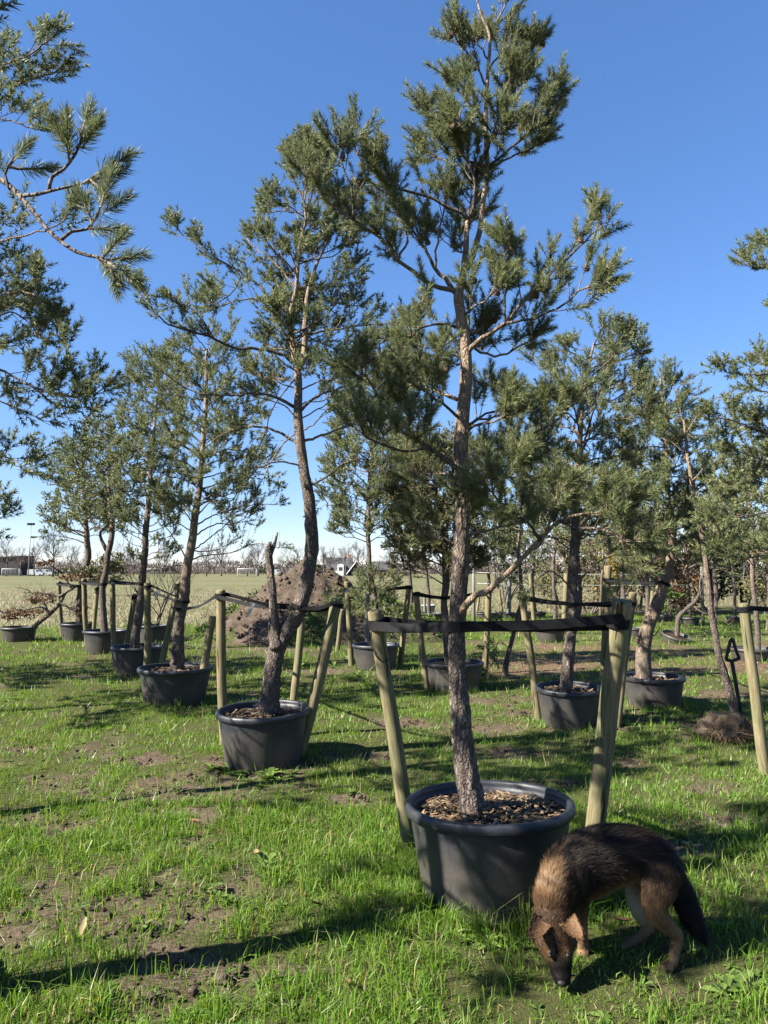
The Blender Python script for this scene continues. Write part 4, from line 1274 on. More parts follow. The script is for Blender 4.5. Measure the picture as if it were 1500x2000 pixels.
# the two twigs seen against the sky (about 1.6 m away)
def L1px(px, Y, r, **k):
    pts = [np.array(at(x, y, yy)) for (x, y), yy in zip(px, Y)]
    L1.limb(pts, r, **k)
st = L1.trunks[0][0]; i0 = int(np.argmin(np.abs(st[:, 2] - 2.5)))
P0 = st[i0]
NEAR_SHOOTS = []
def near_twig(px, Y, r, shoots):
    pts = [np.array(at(x, y, yy)) for (x, y), yy in zip(px, Y)]
    P = smooth_path(pts, .02)
    mb = MB(); mb.tube(P, np.linspace(r, r * .45, len(P)), 8, True, .2); mb.build('branch', 'bark', L1.root, L1.base, attr='hfrac')
    for (x, y, dx, dy_, l) in shoots:
        k = int(np.argmin([abs(pxof(q)[0] - x) + abs(pxof(q)[1] - y) for q in P]))
        q = P[k]; e = np.array(at(x, y, q[1]))
        d = unit(np.array([dx, L1.rng.normal(0, .25), dy_]))
        mb2 = L1.tw
        mb2.tube(np.array([q, e, e + d * l * .9]), [.004, .0035, .002], 5, False)
        NEAR_SHOOTS.append((e, d, l * 1.0, .35)); NEAR_SHOOTS.append((e + d * l * .35, d, l * .9, .35))
b0 = np.array(at(-60, 330, 1.75))
L1.limb([P0, (P0 + b0) / 2 + np.array([0, 0, .05]), b0], .016, r1=.011, leaf=.95, leafy=0)
near_twig([(-60, 330), (0, 350), (40, 385), (100, 455), (150, 492), (190, 502), (215, 515)], [1.75, 1.68, 1.65, 1.6, 1.58, 1.57, 1.56], .008,
          [(212, 513, .75, -.5, .085), (206, 508, .95, .05, .08), (212, 512, .35, -.9, .075), (190, 503, .55, -.6, .07), (198, 505, .6, .55, .07)])
near_twig([(118, 470), (140, 452), (168, 448), (186, 428), (196, 405)], [1.59, 1.585, 1.58, 1.575, 1.57], .0045,
          [(196, 405, .25, .95, .08), (186, 428, .75, .6, .08), (180, 435, -.35, .85, .075), (170, 446, .85, -.05, .075)])
near_twig([(35, 382), (70, 380), (110, 370), (165, 358)], [1.65, 1.63, 1.62, 1.6], .005,
          [(165, 358, .8, .35, .085), (190, 340, .75, .6, .085), (175, 350, .6, -.6, .07)])
near_twig([(95, 372), (102, 345), (125, 330), (148, 300), (160, 270)], [1.625, 1.62, 1.61, 1.6, 1.59], .005,
          [(135, 318, .1, .9, .085), (150, 290, .3, .95, .085), (158, 265, .1, 1, .085), (140, 300, -.5, .8, .08), (160, 290, .7, .6, .075)])
near_twig([(20, 370), (10, 340), (25, 310)], [1.66, 1.66, 1.66], .004, [(20, 320, .3, .9, .08), (10, 340, -.5, .8, .08), (35, 330, .8, .5, .08)])
L1.finish()
tag(needles_mesh(NEAR_SHOOTS, 0, 'needles', 'needle', L1.root, L1.base, L1.rng), kind='stuff')
offpot(LX, LY, .40, 'black pot of the nearest pine')

def limb_in(p, px, Y, r, z=None, **k):
    P = p.trunks[0][0]
    pts = [np.array(at(x, y, yy)) for (x, y), yy in zip(px, Y)]
    zz = z or pts[0][2] - .25
    i = int(np.argmin(np.abs(P[:, 2] - zz)))
    k2 = dict(leaf=.35, gap=.07, ns=3, bl=(.1, .28)); k2.update(k)
    p.limb([P[i]] + pts, r, **k2)
out_left = lambda e: e[0] / max(e[1], .1) < -.50
L2 = side_tree('dark pine behind the nearest one, its long bare branch sloping into view', -3.3, 4.6, 4.9, 302, n=30, rad=1.0, zs=1.7, cond=out_left)
limb_in(L2, [(-60, 700), (0, 722), (60, 752), (130, 775), (190, 768)], [4.5, 4.4, 4.35, 4.3, 4.3], .022, leaf=.5)
L2.limb([at(100, 768, 4.32), at(118, 735, 4.3), at(132, 690, 4.3), at(108, 640, 4.28)], .008, leaf=.3, gap=.07, bl=(.08, .2))
L2.limb([at(60, 752, 4.35), at(110, 790, 4.3), at(150, 800, 4.25), at(170, 820, 4.2)], .008, leaf=.2, gap=.06, bl=(.1, .22))
limb_in(L2, [(-40, 150), (10, 125), (60, 105), (95, 80)], [4.6, 4.5, 4.45, 4.4], .014)
limb_in(L2, [(-40, 165), (10, 170), (60, 155), (110, 140)], [4.8, 4.7, 4.65, 4.6], .014)
limb_in(L2, [(-40, 235), (10, 235), (60, 250), (85, 255)], [4.6, 4.5, 4.45, 4.4], .012)
limb_in(L2, [(-40, 470), (0, 470), (60, 458), (110, 440), (130, 420)], [4.4, 4.3, 4.25, 4.2, 4.2], .010, leaf=.45, gap=.12)
limb_in(L2, [(-40, 590), (10, 575), (50, 570), (75, 580)], [4.5, 4.4, 4.35, 4.3], .012)
limb_in(L2, [(-40, 640), (10, 610), (50, 625), (75, 660)], [4.9, 4.8, 4.75, 4.7], .012)
limb_in(L2, [(-60, 780), (0, 785), (40, 800), (80, 820)], [4.6, 4.5, 4.45, 4.4], .010, leafy=.6)
limb_in(L2, [(-50, 900), (0, 890), (30, 900), (40, 915)], [4.8, 4.7, 4.65, 4.6], .010)
limb_in(L2, [(-50, 520), (0, 530), (30, 540), (45, 560)], [4.8, 4.7, 4.65, 4.6], .010)
L2.finish()
offpot(-3.3, 4.6, .40, 'black pot of the dark pine with the long bare branch')
L3 = side_tree('pine beyond the frame shading the grass by the third pot', -5.4, 7.9, 4.8, 303, n=46, rad=1.5, zs=1.5, dist=14, gap=.10, cond=lambda e: e[0] / max(e[1], .1) < -.54)
L3.finish()
offpot(-5.4, 7.9, .42, 'black pot of the pine that shades the grass')
L4 = side_tree('second shading pine beyond the frame, next to the lone small pot', -7.9, 10.2, 4.8, 304, n=60, rad=1.6, zs=1.2, dist=14, gap=.10, cond=lambda e: e[0] / max(e[1], .1) < -.56)
L4.finish()
offpot(-7.9, 10.2, .42, 'black pot of the second shading pine')

R1 = side_tree('pine past the stake of the tree with no visible trunk, tufts reaching in high up', 4.35, 6.2, 4.9, 305, n=30, rad=1.2, zs=1.5, dist=6.4, cond=lambda e: e[0] / max(e[1], .1) > .50)
limb_in(R1, [(1560, 540), (1520, 530), (1490, 525), (1465, 520)], [6.1, 6.0, 5.95, 5.9], .014)
limb_in(R1, [(1560, 500), (1530, 490), (1495, 480)], [6.3, 6.2, 6.15], .012)
limb_in(R1, [(1580, 740), (1520, 732), (1460, 732), (1415, 725)], [5.9, 5.8, 5.75, 5.7], .014, leaf=.5)
limb_in(R1, [(1560, 780), (1520, 770), (1480, 762)], [6.1, 6.0, 5.95], .012)
limb_in(R1, [(1580, 860), (1500, 845), (1440, 825), (1400, 815)], [6.0, 5.9, 5.85, 5.8], .016)
limb_in(R1, [(1580, 900), (1500, 900), (1440, 880), (1420, 870)], [6.2, 6.1, 6.05, 6.0], .014)
limb_in(R1, [(1580, 980), (1500, 1000), (1440, 1010), (1390, 1020)], [5.9, 5.8, 5.75, 5.7], .016)
limb_in(R1, [(1580, 1060), (1520, 1080), (1460, 1090), (1410, 1080)], [6.0, 5.9, 5.85, 5.8], .014)
limb_in(R1, [(1580, 950), (1520, 950), (1470, 940), (1430, 950)], [6.3, 6.2, 6.15, 6.1], .014)
R1.finish()
offpot(4.35, 6.2, .42, 'black pot past the lone strapped stake')
sR1 = make_stake((1451, 1178), (1494, 1510), 20, 'lone wooden stake with green top, strapped to a tree with no visible trunk', dy=-.02)
make_strap(R1, [(sR1, 1190)], 'black strap running from the lone green topped stake to its tree', 1205, .04, double=False)

# ================================================================== SHRUBS, HEAP, SMALL THINGS
def leaves(mb, rng, C, size, up=0.0, aspect=.55, tint=None):
    """C (n,3) centres -> diamond leaves, two triangles each"""
    n = len(C)
    d = rng.normal(size=(n, 3)); d[:, 2] += up; d /= np.linalg.norm(d, axis=1)[:, None]
    w = np.cross(d, rng.normal(size=(n, 3))); w /= np.linalg.norm(w, axis=1)[:, None] + 1e-9
    L = (rng.uniform(.6, 1.2, n) * size)[:, None]
    V = np.stack([C - d * L * .5, C + w * L * aspect * .5, C + d * L * .5, C - w * L * aspect * .5], 1)
    nn = np.cross(d, w)
    V[:, 1] += nn * L * .08; V[:, 3] += nn * L * .08
    i = np.arange(n)[:, None] * 4
    T = np.vstack([np.hstack([i, i + 1, i + 2]), np.hstack([i, i + 2, i + 3])])
    t = rng.uniform(0, 1, n) if tint is None else tint
    mb.add(V.reshape(-1, 3), None, T, np.repeat(t, 4))

def clumps(rng, boxes, n):
    """boxes of (centre, radii, weight); points in clumps inside ellipsoids"""
    w = np.array([b[2] for b in boxes], float); w /= w.sum()
    out = []
    for (c, r, _), k in zip(boxes, (w * n).astype(int)):
        m = max(3, k // 30)
        q = rng.normal(size=(m, 3)); q /= np.linalg.norm(q, axis=1)[:, None]
        q = q * rng.uniform(.35, 1.0, (m, 1)) * np.asarray(r)
        p = q[rng.integers(0, m, k)] + rng.normal(size=(k, 3)) * np.asarray(r) * .16
        out.append(p + np.asarray(c))
    return np.vstack(out)

def branchy(mb, rng, p, d, L, r, depth, nmin=2, nmax=4, seg=3, spread=.6, up=.15, ratio=.68, rr_=.58):
    n = 3
    pts = [np.array(p, float)]; dd = unit(np.asarray(d, float))
    for i in range(n):
        dd = unit(dd + rng.normal(0, .16, 3) + np.array([0, 0, up * .3]))
        pts.append(pts[-1] + dd * L / n)
    mb.tube(np.array(pts), np.linspace(r, r * .62, n + 1), seg if depth > 1 else 3, False, rng.uniform(0, 1))
    if depth <= 0: return
    for k in range(int(rng.integers(nmin, nmax + 1))):
        t = rng.uniform(.35, 1.0) if k else 1.0
        i = min(n - 1, int(t * n)); q = pts[i] + (pts[i + 1] - pts[i]) * (t * n - i)
        s = rng.normal(size=3); s = unit(s - dd * np.dot(s, dd))
        branchy(mb, rng, q, dd + s * spread * rng.uniform(.5, 1.4) + np.array([0, 0, up]), L * ratio * rng.uniform(.8, 1.15), r * rr_, depth - 1, nmin, nmax, seg, spread, up, ratio, rr_)

def make_shrub(name, label, x, y, w, h, mat, seed, n=1500, size=.09, stems=5, cat='shrub', group='shrubs of the far hedge', shape='round', z0=0):
    rng = np.random.default_rng(seed)
    root = empty(name, (x, y, z0), label, cat, group)
    st = MB()
    for k in range(stems):
        a = rng.uniform(0, 6.283)
        branchy(st, rng, (.1 * math.cos(a), .1 * math.sin(a), -.05), (math.cos(a) * .5, math.sin(a) * .5, 1), h * .42, .03 * h / 2.5, 3, 2, 3, 4, .6)
    tag(st.build('stems', 'far_bark', root, (0, 0, 0)), kind='stuff')
    boxes = []
    for k in range(9):
        a = rng.uniform(0, 6.283); f = rng.uniform(.2, .95)
        rr = w / 2 * (math.sin(math.pi * (.15 + .75 * f)) if shape == 'round' else (1.0 - f * .85)) * rng.uniform(.3, .8)
        boxes.append(((rr * math.cos(a), rr * math.sin(a), h * f * .92), (w * .24, w * .24, h * .17), 1.0))
    fo = MB(); leaves(fo, rng, clumps(rng, boxes, n), size, .3)
    tag(fo.build('foliage', mat, root, smooth=False), kind='stuff')
    return root

# leaning brown shrub in its lone pot
rng = np.random.default_rng(501)
kr = empty('leaning_shrub', (potK['x'], potK['Y'], potK['soil']), 'low brown leafed shrub leaning out sideways from its lone small pot', 'shrub')
YK = potK['Y']
org = np.array(kr.location)
tb = MB()
tr = smooth_path([at(60, 1228, YK), at(68, 1222, YK), at(100, 1197, YK), at(117, 1178, YK), at(128, 1158, YK), at(142, 1150, YK)], .05)
tb.tube(tr, np.linspace(.055, .03, len(tr)), 9); tb.build('trunk', 'far_bark', kr, org)
for path in ([(100, 1197), (80, 1186), (55, 1190), (20, 1195), (0, 1200)], [(95, 1200), (85, 1175), (65, 1160), (52, 1150)], [(125, 1160), (110, 1165), (90, 1160), (75, 1165)],
             [(140, 1150), (165, 1138), (190, 1130), (210, 1125)], [(140, 1150), (120, 1120), (100, 1105), (82, 1092)], [(118, 1178), (140, 1190), (155, 1200)]):
    b = MB(); P = smooth_path([at(x, y, YK + rng.normal(0, .12)) for x, y in path], .05)
    b.tube(P, np.linspace(.028, .008, len(P)), 6)
    for k in range(16):
        i = int(rng.integers(len(P) // 3, len(P)))
        branchy(b, rng, P[i], rng.normal(size=3) * np.array([1, 1, .5]), .22, .007, 1, 2, 3)
    b.build('branch', 'far_bark', kr, org)
fb = MB()
leaves(fb, rng, clumps(rng, [(at(45, 1196, YK), (.50, .5, .13), 3), (at(85, 1168, YK), (.34, .4, .16), 2.2), (at(20, 1203, YK), (.25, .3, .08), 1), (at(150, 1128, YK), (.5, .5, .10), 2), (at(95, 1098, YK), (.22, .3, .10), .8), (at(150, 1190, YK), (.3, .3, .12), .5)], 2600), .06, 0)
tag(fb.build('foliage', 'brown_leaf', kr, org, smooth=False), kind='stuff')
fb = MB(); leaves(fb, rng, clumps(rng, [(at(150, 1118, YK), (.55, .4, .12), 1), (at(185, 1112, YK), (.35, .4, .10), 1)], 700), .07)
tag(fb.build('foliage', 'olive_leaf', kr, org, smooth=False), kind='stuff')
# bare many-stemmed shrub in the pot behind the row
rng = np.random.default_rng(502)
pr = empty('bare_shrub', (potP['x'], potP['Y'], potP['soil']), 'bare many-stemmed shrub with pinkish twigs behind the row of pines', 'shrub')
for k in range(6):
    b = MB(); a = rng.uniform(0, 6.283)
    branchy(b, rng, (.08 * math.cos(a), .08 * math.sin(a), -.05), (math.cos(a) * .28, math.sin(a) * .28, 1), .75, .022, 4, 2, 3, 5, .5, .2, .72)
    b.build('stem', 'far_bark', pr)

# soil heap
def make_heap():
    c = at(620, 1115, 17.6); cx, cy = c.x, 17.6
    n = 110
    xs = np.linspace(-3.4, 3.6, n); ys = np.linspace(-2.8, 2.8, 90)
    X, Y = np.meshgrid(xs, ys); x, y = X.ravel(), Y.ravel()
    def cone(px, py, h, rx, ry, pw=1.25):
        d = np.sqrt(((x - px) / rx) ** 2 + ((y - py) / ry) ** 2)
        return h * np.clip(1 - d, 0, 1) ** pw
    h = np.maximum.reduce([cone(-.35, 0, 1.85, 2.6, 2.3, .95), cone(.35, .1, 1.65, 1.9, 2.0, .95), cone(1.25, -.2, 1.2, 1.8, 1.7, .85), cone(2.0, -.3, .8, 1.5, 1.4, .9), cone(-1.6, .1, .8, 1.5, 1.6, 1.0)])
    k = sstep(0, .25, h)
    h = h + k * (.20 * (fbm(x * 1.7, y * 1.7, 61, 4) - .5) + .16 * (fbm(x * 5, y * 5, 62, 3) - .5) + .09 * (fbm(x * 13, y * 13, 63, 2) - .5))
    z = np.where(h < .005, -.08, h)
    turf = np.clip(sstep(.50, .62, fbm(x * .9 + 3, y * .9, 64, 3)) * (1 - sstep(.7, 1.3, h)) + sstep(.8, 1.6, x) * .6, 0, 1)
    i = np.arange(89)[:, None] * n; j = np.arange(n - 1)[None]
    Q = np.stack([i + j, i + j + 1, i + n + j + 1, i + n + j], -1).reshape(-1, 4)
    mb = MB(); mb.add(np.stack([x, y, z], -1), Q, None, turf)
    o = mb.build('soil_heap', 'heap_soil', attr='turf'); o.location = (cx, cy, 0)
    tag(o, 'heap of loose brown soil with weeds on its flank at the field edge', 'soil heap')
    rng = np.random.default_rng(9)
    w = turf * (h > .05) * (y < .8) + .05 * (h > .1)
    idx = rng.choice(len(x), 2600, p=w / w.sum())
    P = np.stack([x[idx], y[idx], z[idx] + .04], -1) + rng.normal(0, .04, (2600, 3))
    lb = MB(); leaves(lb, rng, P, .13, .8, .3)
    tag(lb.build('weeds', 'weed', o, smooth=False), kind='stuff')
    idx = rng.choice(len(x), 350, p=(h > .15) / (h > .15).sum())
    cl = MB()
    for q in idx:
        s_ = rng.uniform(.02, .09)
        v = np.array([[1, 0, 0], [-1, 0, 0], [0, 1, 0], [0, -1, 0], [0, 0, 1], [0, 0, -1]]) * s_ * rng.uniform(.6, 1.2, (6, 1))
        cl.add(v + np.array([x[q], y[q], z[q] + .01]), None, [[0, 2, 4], [2, 1, 4], [1, 3, 4], [3, 0, 4], [2, 0, 5], [1, 2, 5], [3, 1, 5], [0, 3, 5]])
    tag(cl.build('clods', 'heap_soil', o, attr='turf'), kind='stuff')
make_heap()

# root ball with its leaning tree
rb = G(1437, 1452)
rbx, rby = rb.x, rb.y + .18
bm = bmesh.new(); bmesh.ops.create_icosphere(bm, subdivisions=4, radius=1)
for v in bm.verts:
    n1 = mnoise.fractal(v.co * 1.6 + Vector((3, 1, 7)), 1, 2, 3); n2 = abs(mnoise.noise(v.co * 4 + Vector((1, 5, 2))))
    f = 1 + .34 * n1 - .22 * n2 + .10 * mnoise.noise(v.co * 9)
    v.co = Vector((v.co.x * .25 * f, v.co.y * .22 * f, max(-.10, v.co.z * .165 * f)))
me = bpy.data.meshes.new('root_ball'); bm.to_mesh(me); bm.free()
me.materials.append(MATS['burlap'])
for p_ in me.polygons: p_.use_smooth = True
RB = Pine('thin leaning pine with a wrapped root ball standing directly on the soil', (rbx, rby, 0), rby, seed=210, dist=7.2, needle='needle')
ro = bpy.data.objects.new('root_ball', me); COL.objects.link(ro); ro.parent = RB.root; ro.location = (0, 0, .09 + float(gh(rbx, rby)))
rng = np.random.default_rng(44); nf = 2600
q = rng.normal(size=(nf, 3)); q /= np.linalg.norm(q, axis=1)[:, None]; q[:, 2] = np.abs(q[:, 2]) * 1.0 - .25
Pf = q * np.array([.235, .21, .16]); Df = q * .4 + rng.normal(0, .6, (nf, 3)) + np.array([0, 0, -.3]); Df /= np.linalg.norm(Df, axis=1)[:, None]
Wf = np.cross(Df, q); Wf /= np.linalg.norm(Wf, axis=1)[:, None]; lf = rng.uniform(.03, .10, nf)[:, None]
Vf = np.stack([Pf - Wf * .003, Pf + Wf * .003, Pf + Df * lf + q * .015], 1)
fm = MB(); fm.add(Vf.reshape(-1, 3), None, np.arange(3 * nf).reshape(-1, 3), np.repeat(rng.uniform(0, .8, nf), 3))
fo_ = fm.build('root_fibres', 'chip', ro, smooth=False); tag(fo_, kind='stuff')
trunk_px(RB, [(1437, 1400), (1422, 1340), (1405, 1280), (1392, 1220), (1386, 1170), (1378, 1100), (1365, 1020), (1350, 940), (1342, 870), (1335, 820)], .25, None, [17, 15, 13, 12, 11, 10, 9, 7, 6, 4], h0=.3, h1=.8)
for px, dy, kk in (([(1337, 830), (1325, 790), (1322, 760), (1345, 738)], 0, dict(leafy=0, leaf=.3)), ([(1340, 850), (1360, 815), (1385, 785), (1430, 765)], -.2, dict(leafy=0, leaf=.3)),
                   ([(1350, 940), (1380, 910), (1410, 895)], -.3, {}), ([(1345, 900), (1320, 870), (1290, 850)], .2, {}), ([(1365, 1020), (1330, 990), (1300, 985)], -.3, {}),
                   ([(1362, 1005), (1395, 975), (1430, 965)], .3, {}), ([(1350, 935), (1310, 930), (1280, 930)], -.4, {}), ([(1375, 1080), (1410, 1060), (1445, 1050)], .2, {}),
                   ([(1338, 835), (1355, 850), (1380, 850)], .2, {}), ([(1340, 860), (1320, 850), (1305, 825)], -.2, {})):
    k2 = dict(leaf=.3, gap=.08, ns=3, bl=(.08, .24)); k2.update(kk)
    RB.limb_px(px, dy, .010, **k2)
RB.finish()

# spade with a triangular black grip stuck in the soil
sb = G(1448, 1392); sp_root = empty('garden_spade', (sb.x, sb.y, 0), 'old spade with triangular black grip stuck in the soil by the root ball', 'spade')
o3 = np.array(sp_root.location)
Ys = sb.y
h = MB(); h.tube([np.array(at(1429, 1290, Ys)), np.array(at(1438, 1340, Ys)), np.array(sb) + np.array([0, 0, -.05])], .021, 10); h.build('shaft', 'house_dark', sp_root, o3)
h = MB()
tri = [at(1418, 1288, Ys), at(1427, 1250, Ys), at(1444, 1286, Ys)]
h.tube(smooth_path([tri[0], at(1421, 1275, Ys), at(1424, 1262, Ys), tri[1], at(1431, 1249, Ys), at(1437, 1268, Ys), tri[2]], .02), .019, 8)
h.tube([np.array(tri[0]), np.array(at(1429, 1291, Ys)), np.array(tri[2])], .020, 8)
h.build('grip', 'black_plastic', sp_root, o3)
h = MB(); h.box(np.array(sb) + np.array([.01, 0, -.12]), (.17, .012, .22)); h.build('blade', 'metal_grey', sp_root, o3)

# pale grey bucket hanging on a stake
bk = at(837, 1204, 24.0)
bx = MB(); bx.lathe([(.001, -.24), (.17, -.24), (.23, .20), (.245, .20), (.245, .225), (.22, .225), (.165, -.22), (.001, -.22)], 20)
bo = bx.build('bucket', 'bucket_grey'); bo.location = (bk.x, bk.y, max(.24, bk.z)); tag(bo, 'pale grey plastic bucket among the far stakes', 'bucket')
hb = MB(); a = np.linspace(0, math.pi, 12); hb.tube(np.stack([.235 * np.cos(a), 0 * a, .2 + .2 * np.sin(a)], -1), .008, 5); hb.build('handle', 'black_plastic', bo)

# leaning dead branch between the centre pots
db = Pine('leaning half dead pine bough stuck in the grass between the centre pots', tuple(G(985, 1325)), G(985, 1325).y, seed=211, dist=9.5, group=None)
dY = db.Y
db.trunk([np.array(G(985, 1328)) + np.array([0, 0, -.05]), np.array(at(990, 1290, dY)), np.array(at(1003, 1240, dY)), np.array(at(1012, 1190, dY)), np.array(at(1030, 1160, dY))], [.045, .04, .032, .022, .01], 0, .3)
for px in ([(992, 1285), (970, 1290), (950, 1310), (935, 1325)], [(998, 1262), (975, 1255), (958, 1270)], [(1003, 1240), (985, 1225), (970, 1228)], [(988, 1300), (965, 1310), (955, 1328)]):
    db.limb_px(px, -.15, .010, leaf=.2, gap=.07, ns=2, bl=(.08, .2), leafy=.65)
db.finish()

# ================================================================== FAR BACKGROUND
for i, (px, Y, w, h, mat, n, size, shape, lab) in enumerate((
        (1212, 25.0, 1.6, 2.4, 'yellow_leaf', 1300, .07, 'round', 'yellow flowering shrub in the hedge'),
        (1275, 26.0, 2.3, 2.9, 'brown_leaf', 2200, .09, 'round', 'copper brown shrub in the hedge next to the yellow one'),
        (1335, 27.0, 2.0, 2.4, 'tan_leaf', 1600, .09, 'round', 'tan leaved shrub in the hedge next to the copper one'),
        (1385, 28.5, 2.6, 3.3, 'dark_leaf', 2600, .10, 'cone', 'dark conifer in the hedge behind the tan shrub'),
        (1450, 28.0, 2.6, 2.9, 'dark_leaf', 2400, .10, 'cone', 'dark low conifer at the end of the hedge'),
        (1305, 24.0, .9, .9, 'weed', 500, .08, 'round', 'small bright green bush under the copper shrub'),
        (1150, 27.0, 2.2, 2.6, 'tan_leaf', 1500, .08, 'round', 'tan twiggy shrub on the field side of the yellow one'),
        (1095, 30.0, 2.2, 2.7, 'olive_leaf', 1500, .09, 'round', 'olive shrub standing apart from the hedge'),
        (985, 34.0, 2.2, 3.4, 'dark_leaf', 2200, .12, 'cone', 'dark conifer alone by the field, behind the tall pine'),
        (1500, 26.0, 2.4, 2.6, 'olive_leaf', 1600, .09, 'round', 'olive shrub past the dark conifers'),
        (1245, 29.0, 2.2, 3.0, 'tan_leaf', 1500, .09, 'round', 'tall tan shrub behind the yellow and copper ones'),
        (1570, 28.0, 3.0, 3.0, 'dark_leaf', 2200, .11, 'cone', 'dark conifer beyond the olive shrub'),
        (200, 46.0, 3.0, 2.0, 'olive_leaf', 900, .16, 'round', 'olive bush far out in the field'))):
    p = at(px, 1115, Y)
    make_shrub('shrub', lab, p.x, Y, w * 1.3, h * 1.42, mat, 600 + i, int(n * 1.9), size * 1.5, shape=shape)

# thin wires of the trellis
for k, (a, b, lab) in enumerate((((925, 1118), (1370, 1120), 'upper trellis wire in front of the hedge'), ((925, 1139), (1370, 1142), 'lower trellis wire in front of the hedge'))):
    w = MB(); A0 = np.array(at(*a, 21.0)); B0 = np.array(at(*b, 21.0)); m = (A0 + B0) / 2 - np.array([0, 0, .04])
    w.tube([A0, (A0 + m) / 2 - np.array([0, 0, .02]), m, (B0 + m) / 2 - np.array([0, 0, .02]), B0], .006, 4)
    o = w.build('trellis_wire', 'white_tag', None, A0); o.location = A0; tag(o, lab, 'wire')
for k, px in enumerate((925, 1370)):
    b = at(px, 1115, 21.0)
    w = MB(); w.tube([(0, 0, -.2), (0, 0, 1), (0, 0, 1.72)], .045, 8)
    o = w.build('trellis_post', 'grey_wood'); o.location = (b.x, 21.0, 0); tag(o, 'grey post at the ' + ('field' if k == 0 else 'hedge') + ' end of the trellis wires', 'post')

# far bare trees
BARE = []
for v in range(6):
    rng = np.random.default_rng(700 + v)
    t = MB(); P = np.array([(0, 0, -.3), (.05 * v, 0, 1.2), (.1, .1, 2.6), (.05, .05, 4.4)]); P[1:] += rng.normal(0, .08, (3, 3)) * np.array([1, 1, 0])
    t.tube(P, [.24, .19, .16, .12], 7)
    c = MB()
    branchy(c, rng, P[-1], (0, 0, 1), 2.0, .12, 5, 3, 3, 3, .55, .18, .76, .62)
    for k in range(7):
        f = rng.uniform(.45, 1.0); q = P[1] + (P[3] - P[1]) * f
        a = rng.uniform(0, 6.283)
        branchy(c, rng, q, (math.cos(a), math.sin(a), .75), 1.7, .09, 4, 3, 3, 3, .6, .15, .76, .62)
    BARE.append((t, c))
protos = {}
FT = [(15, 1046, 215, 'bare tree beside the dark flat building'), (42, 1064, 230, 'short bare tree between the building and the floodlights'), (70, 1058, 225, 'narrow bare tree at the foot of the floodlights'),
      (107, 1026, 190, 'tallest bare tree by the white vans'), (138, 1062, 230, 'bare tree next to the tallest one'), (172, 1060, 240, 'bare tree behind the pale straight trunk'), (238, 1050, 200, 'bare tree seen behind the third pot of the row'),
      (262, 1066, 240, 'small bare tree seen behind the straight bare leader'), (322, 1052, 190, 'bare tree seen behind the white tag'), (405, 1056, 210, 'bare tree over the football goal on the field side'), (434, 1058, 215, 'bare tree next to the football goal'),
      (484, 1062, 220, 'bare tree behind the broken grey stub'), (505, 1056, 225, 'bare tree by the broken stub, on the heap side'), (562, 1060, 215, 'bare tree over the top of the soil heap'), (584, 1064, 235, 'smaller bare tree over the soil heap'),
      (632, 1062, 225, 'bare tree between the heap and the white house'), (645, 1066, 230, 'bare tree at the gable end of the white house'), (676, 1058, 205, 'bare tree in front of the white house'), (700, 1054, 200, 'bare tree in front of the dark barn'),
      (760, 1062, 235, 'bare tree past the dark barn'), (800, 1060, 230, 'bare tree behind the small golden pine'), (905, 1062, 230, 'bare tree right behind the tall trunk'), (1000, 1060, 230, 'bare tree behind the far line of pots'), (1060, 1058, 220, 'bare tree behind the round pot on the path'), (1390, 1062, 225, 'bare tree behind the hedge conifers')]
for i, (px, top, Y, lab) in enumerate(FT):
    p = at(px, top, Y); v = (i * 5 + i // 6) % 6
    root = empty('bare_tree', (p.x, Y, 0), lab, 'tree', 'bare trees along the far field edge')
    hgt = max(np.vstack(BARE[v][1].V)[:, 2])
    s_ = p.z / hgt
    root.scale = (s_, s_, s_); root.rotation_euler = (0, 0, i * 1.7)
    if v not in protos:
        a = BARE[v][0].build('trunk', 'far_bark', root); b = BARE[v][1].build('crown', 'far_twig', root, smooth=False)
        tag(b, kind='stuff'); protos[v] = (a, b)
    else:
        for q in protos[v]:
            c = q.copy(); COL.objects.link(c); c.parent = root
# the wood on the horizon
rng = np.random.default_rng(800)
mb = MB(); n = 42000
x = rng.uniform(-420, 420, n); y = 330 + rng.uniform(0, 50, n)
hh = (3.2 + 4.6 * fbm(x * .02, y * .01, 90, 3) * fbm(x * .11, y * 0, 91, 2) * 1.6)
z = rng.uniform(0, 1, n) ** 1.3 * hh
L = rng.uniform(.6, 2.0, n); d = rng.normal(size=(n, 3)) * .4; d[:, 2] = 1; w = rng.uniform(.12, .3, n)
C = np.stack([x, y, z], -1); D = d * L[:, None]; Wd = np.stack([w, 0 * w, 0 * w], -1)
V = np.stack([C - Wd, C + Wd, C + D], 1); mb.add(V.reshape(-1, 3), None, np.arange(3 * n).reshape(-1, 3), np.repeat(rng.uniform(0, 1, n), 3))
o = mb.build('distant_wood', 'far_twig', smooth=False); tag(o, 'grey brown leafless wood along the horizon', 'wood', kind='stuff')
mb = MB(); boxes = []
for k in range(26):
    boxes.append(((rng.uniform(-300, 300), 320 + rng.uniform(0, 20), rng.uniform(1, 2.2)), (rng.uniform(4, 12), 3, rng.uniform(1.2, 2.6)), 1))
leaves(mb, rng, clumps(rng, boxes, 7000), 1.2); o = mb.build('distant_evergreens', 'dark_leaf', smooth=False); tag(o, 'dark evergreen scrub along the horizon', 'scrub', kind='stuff')

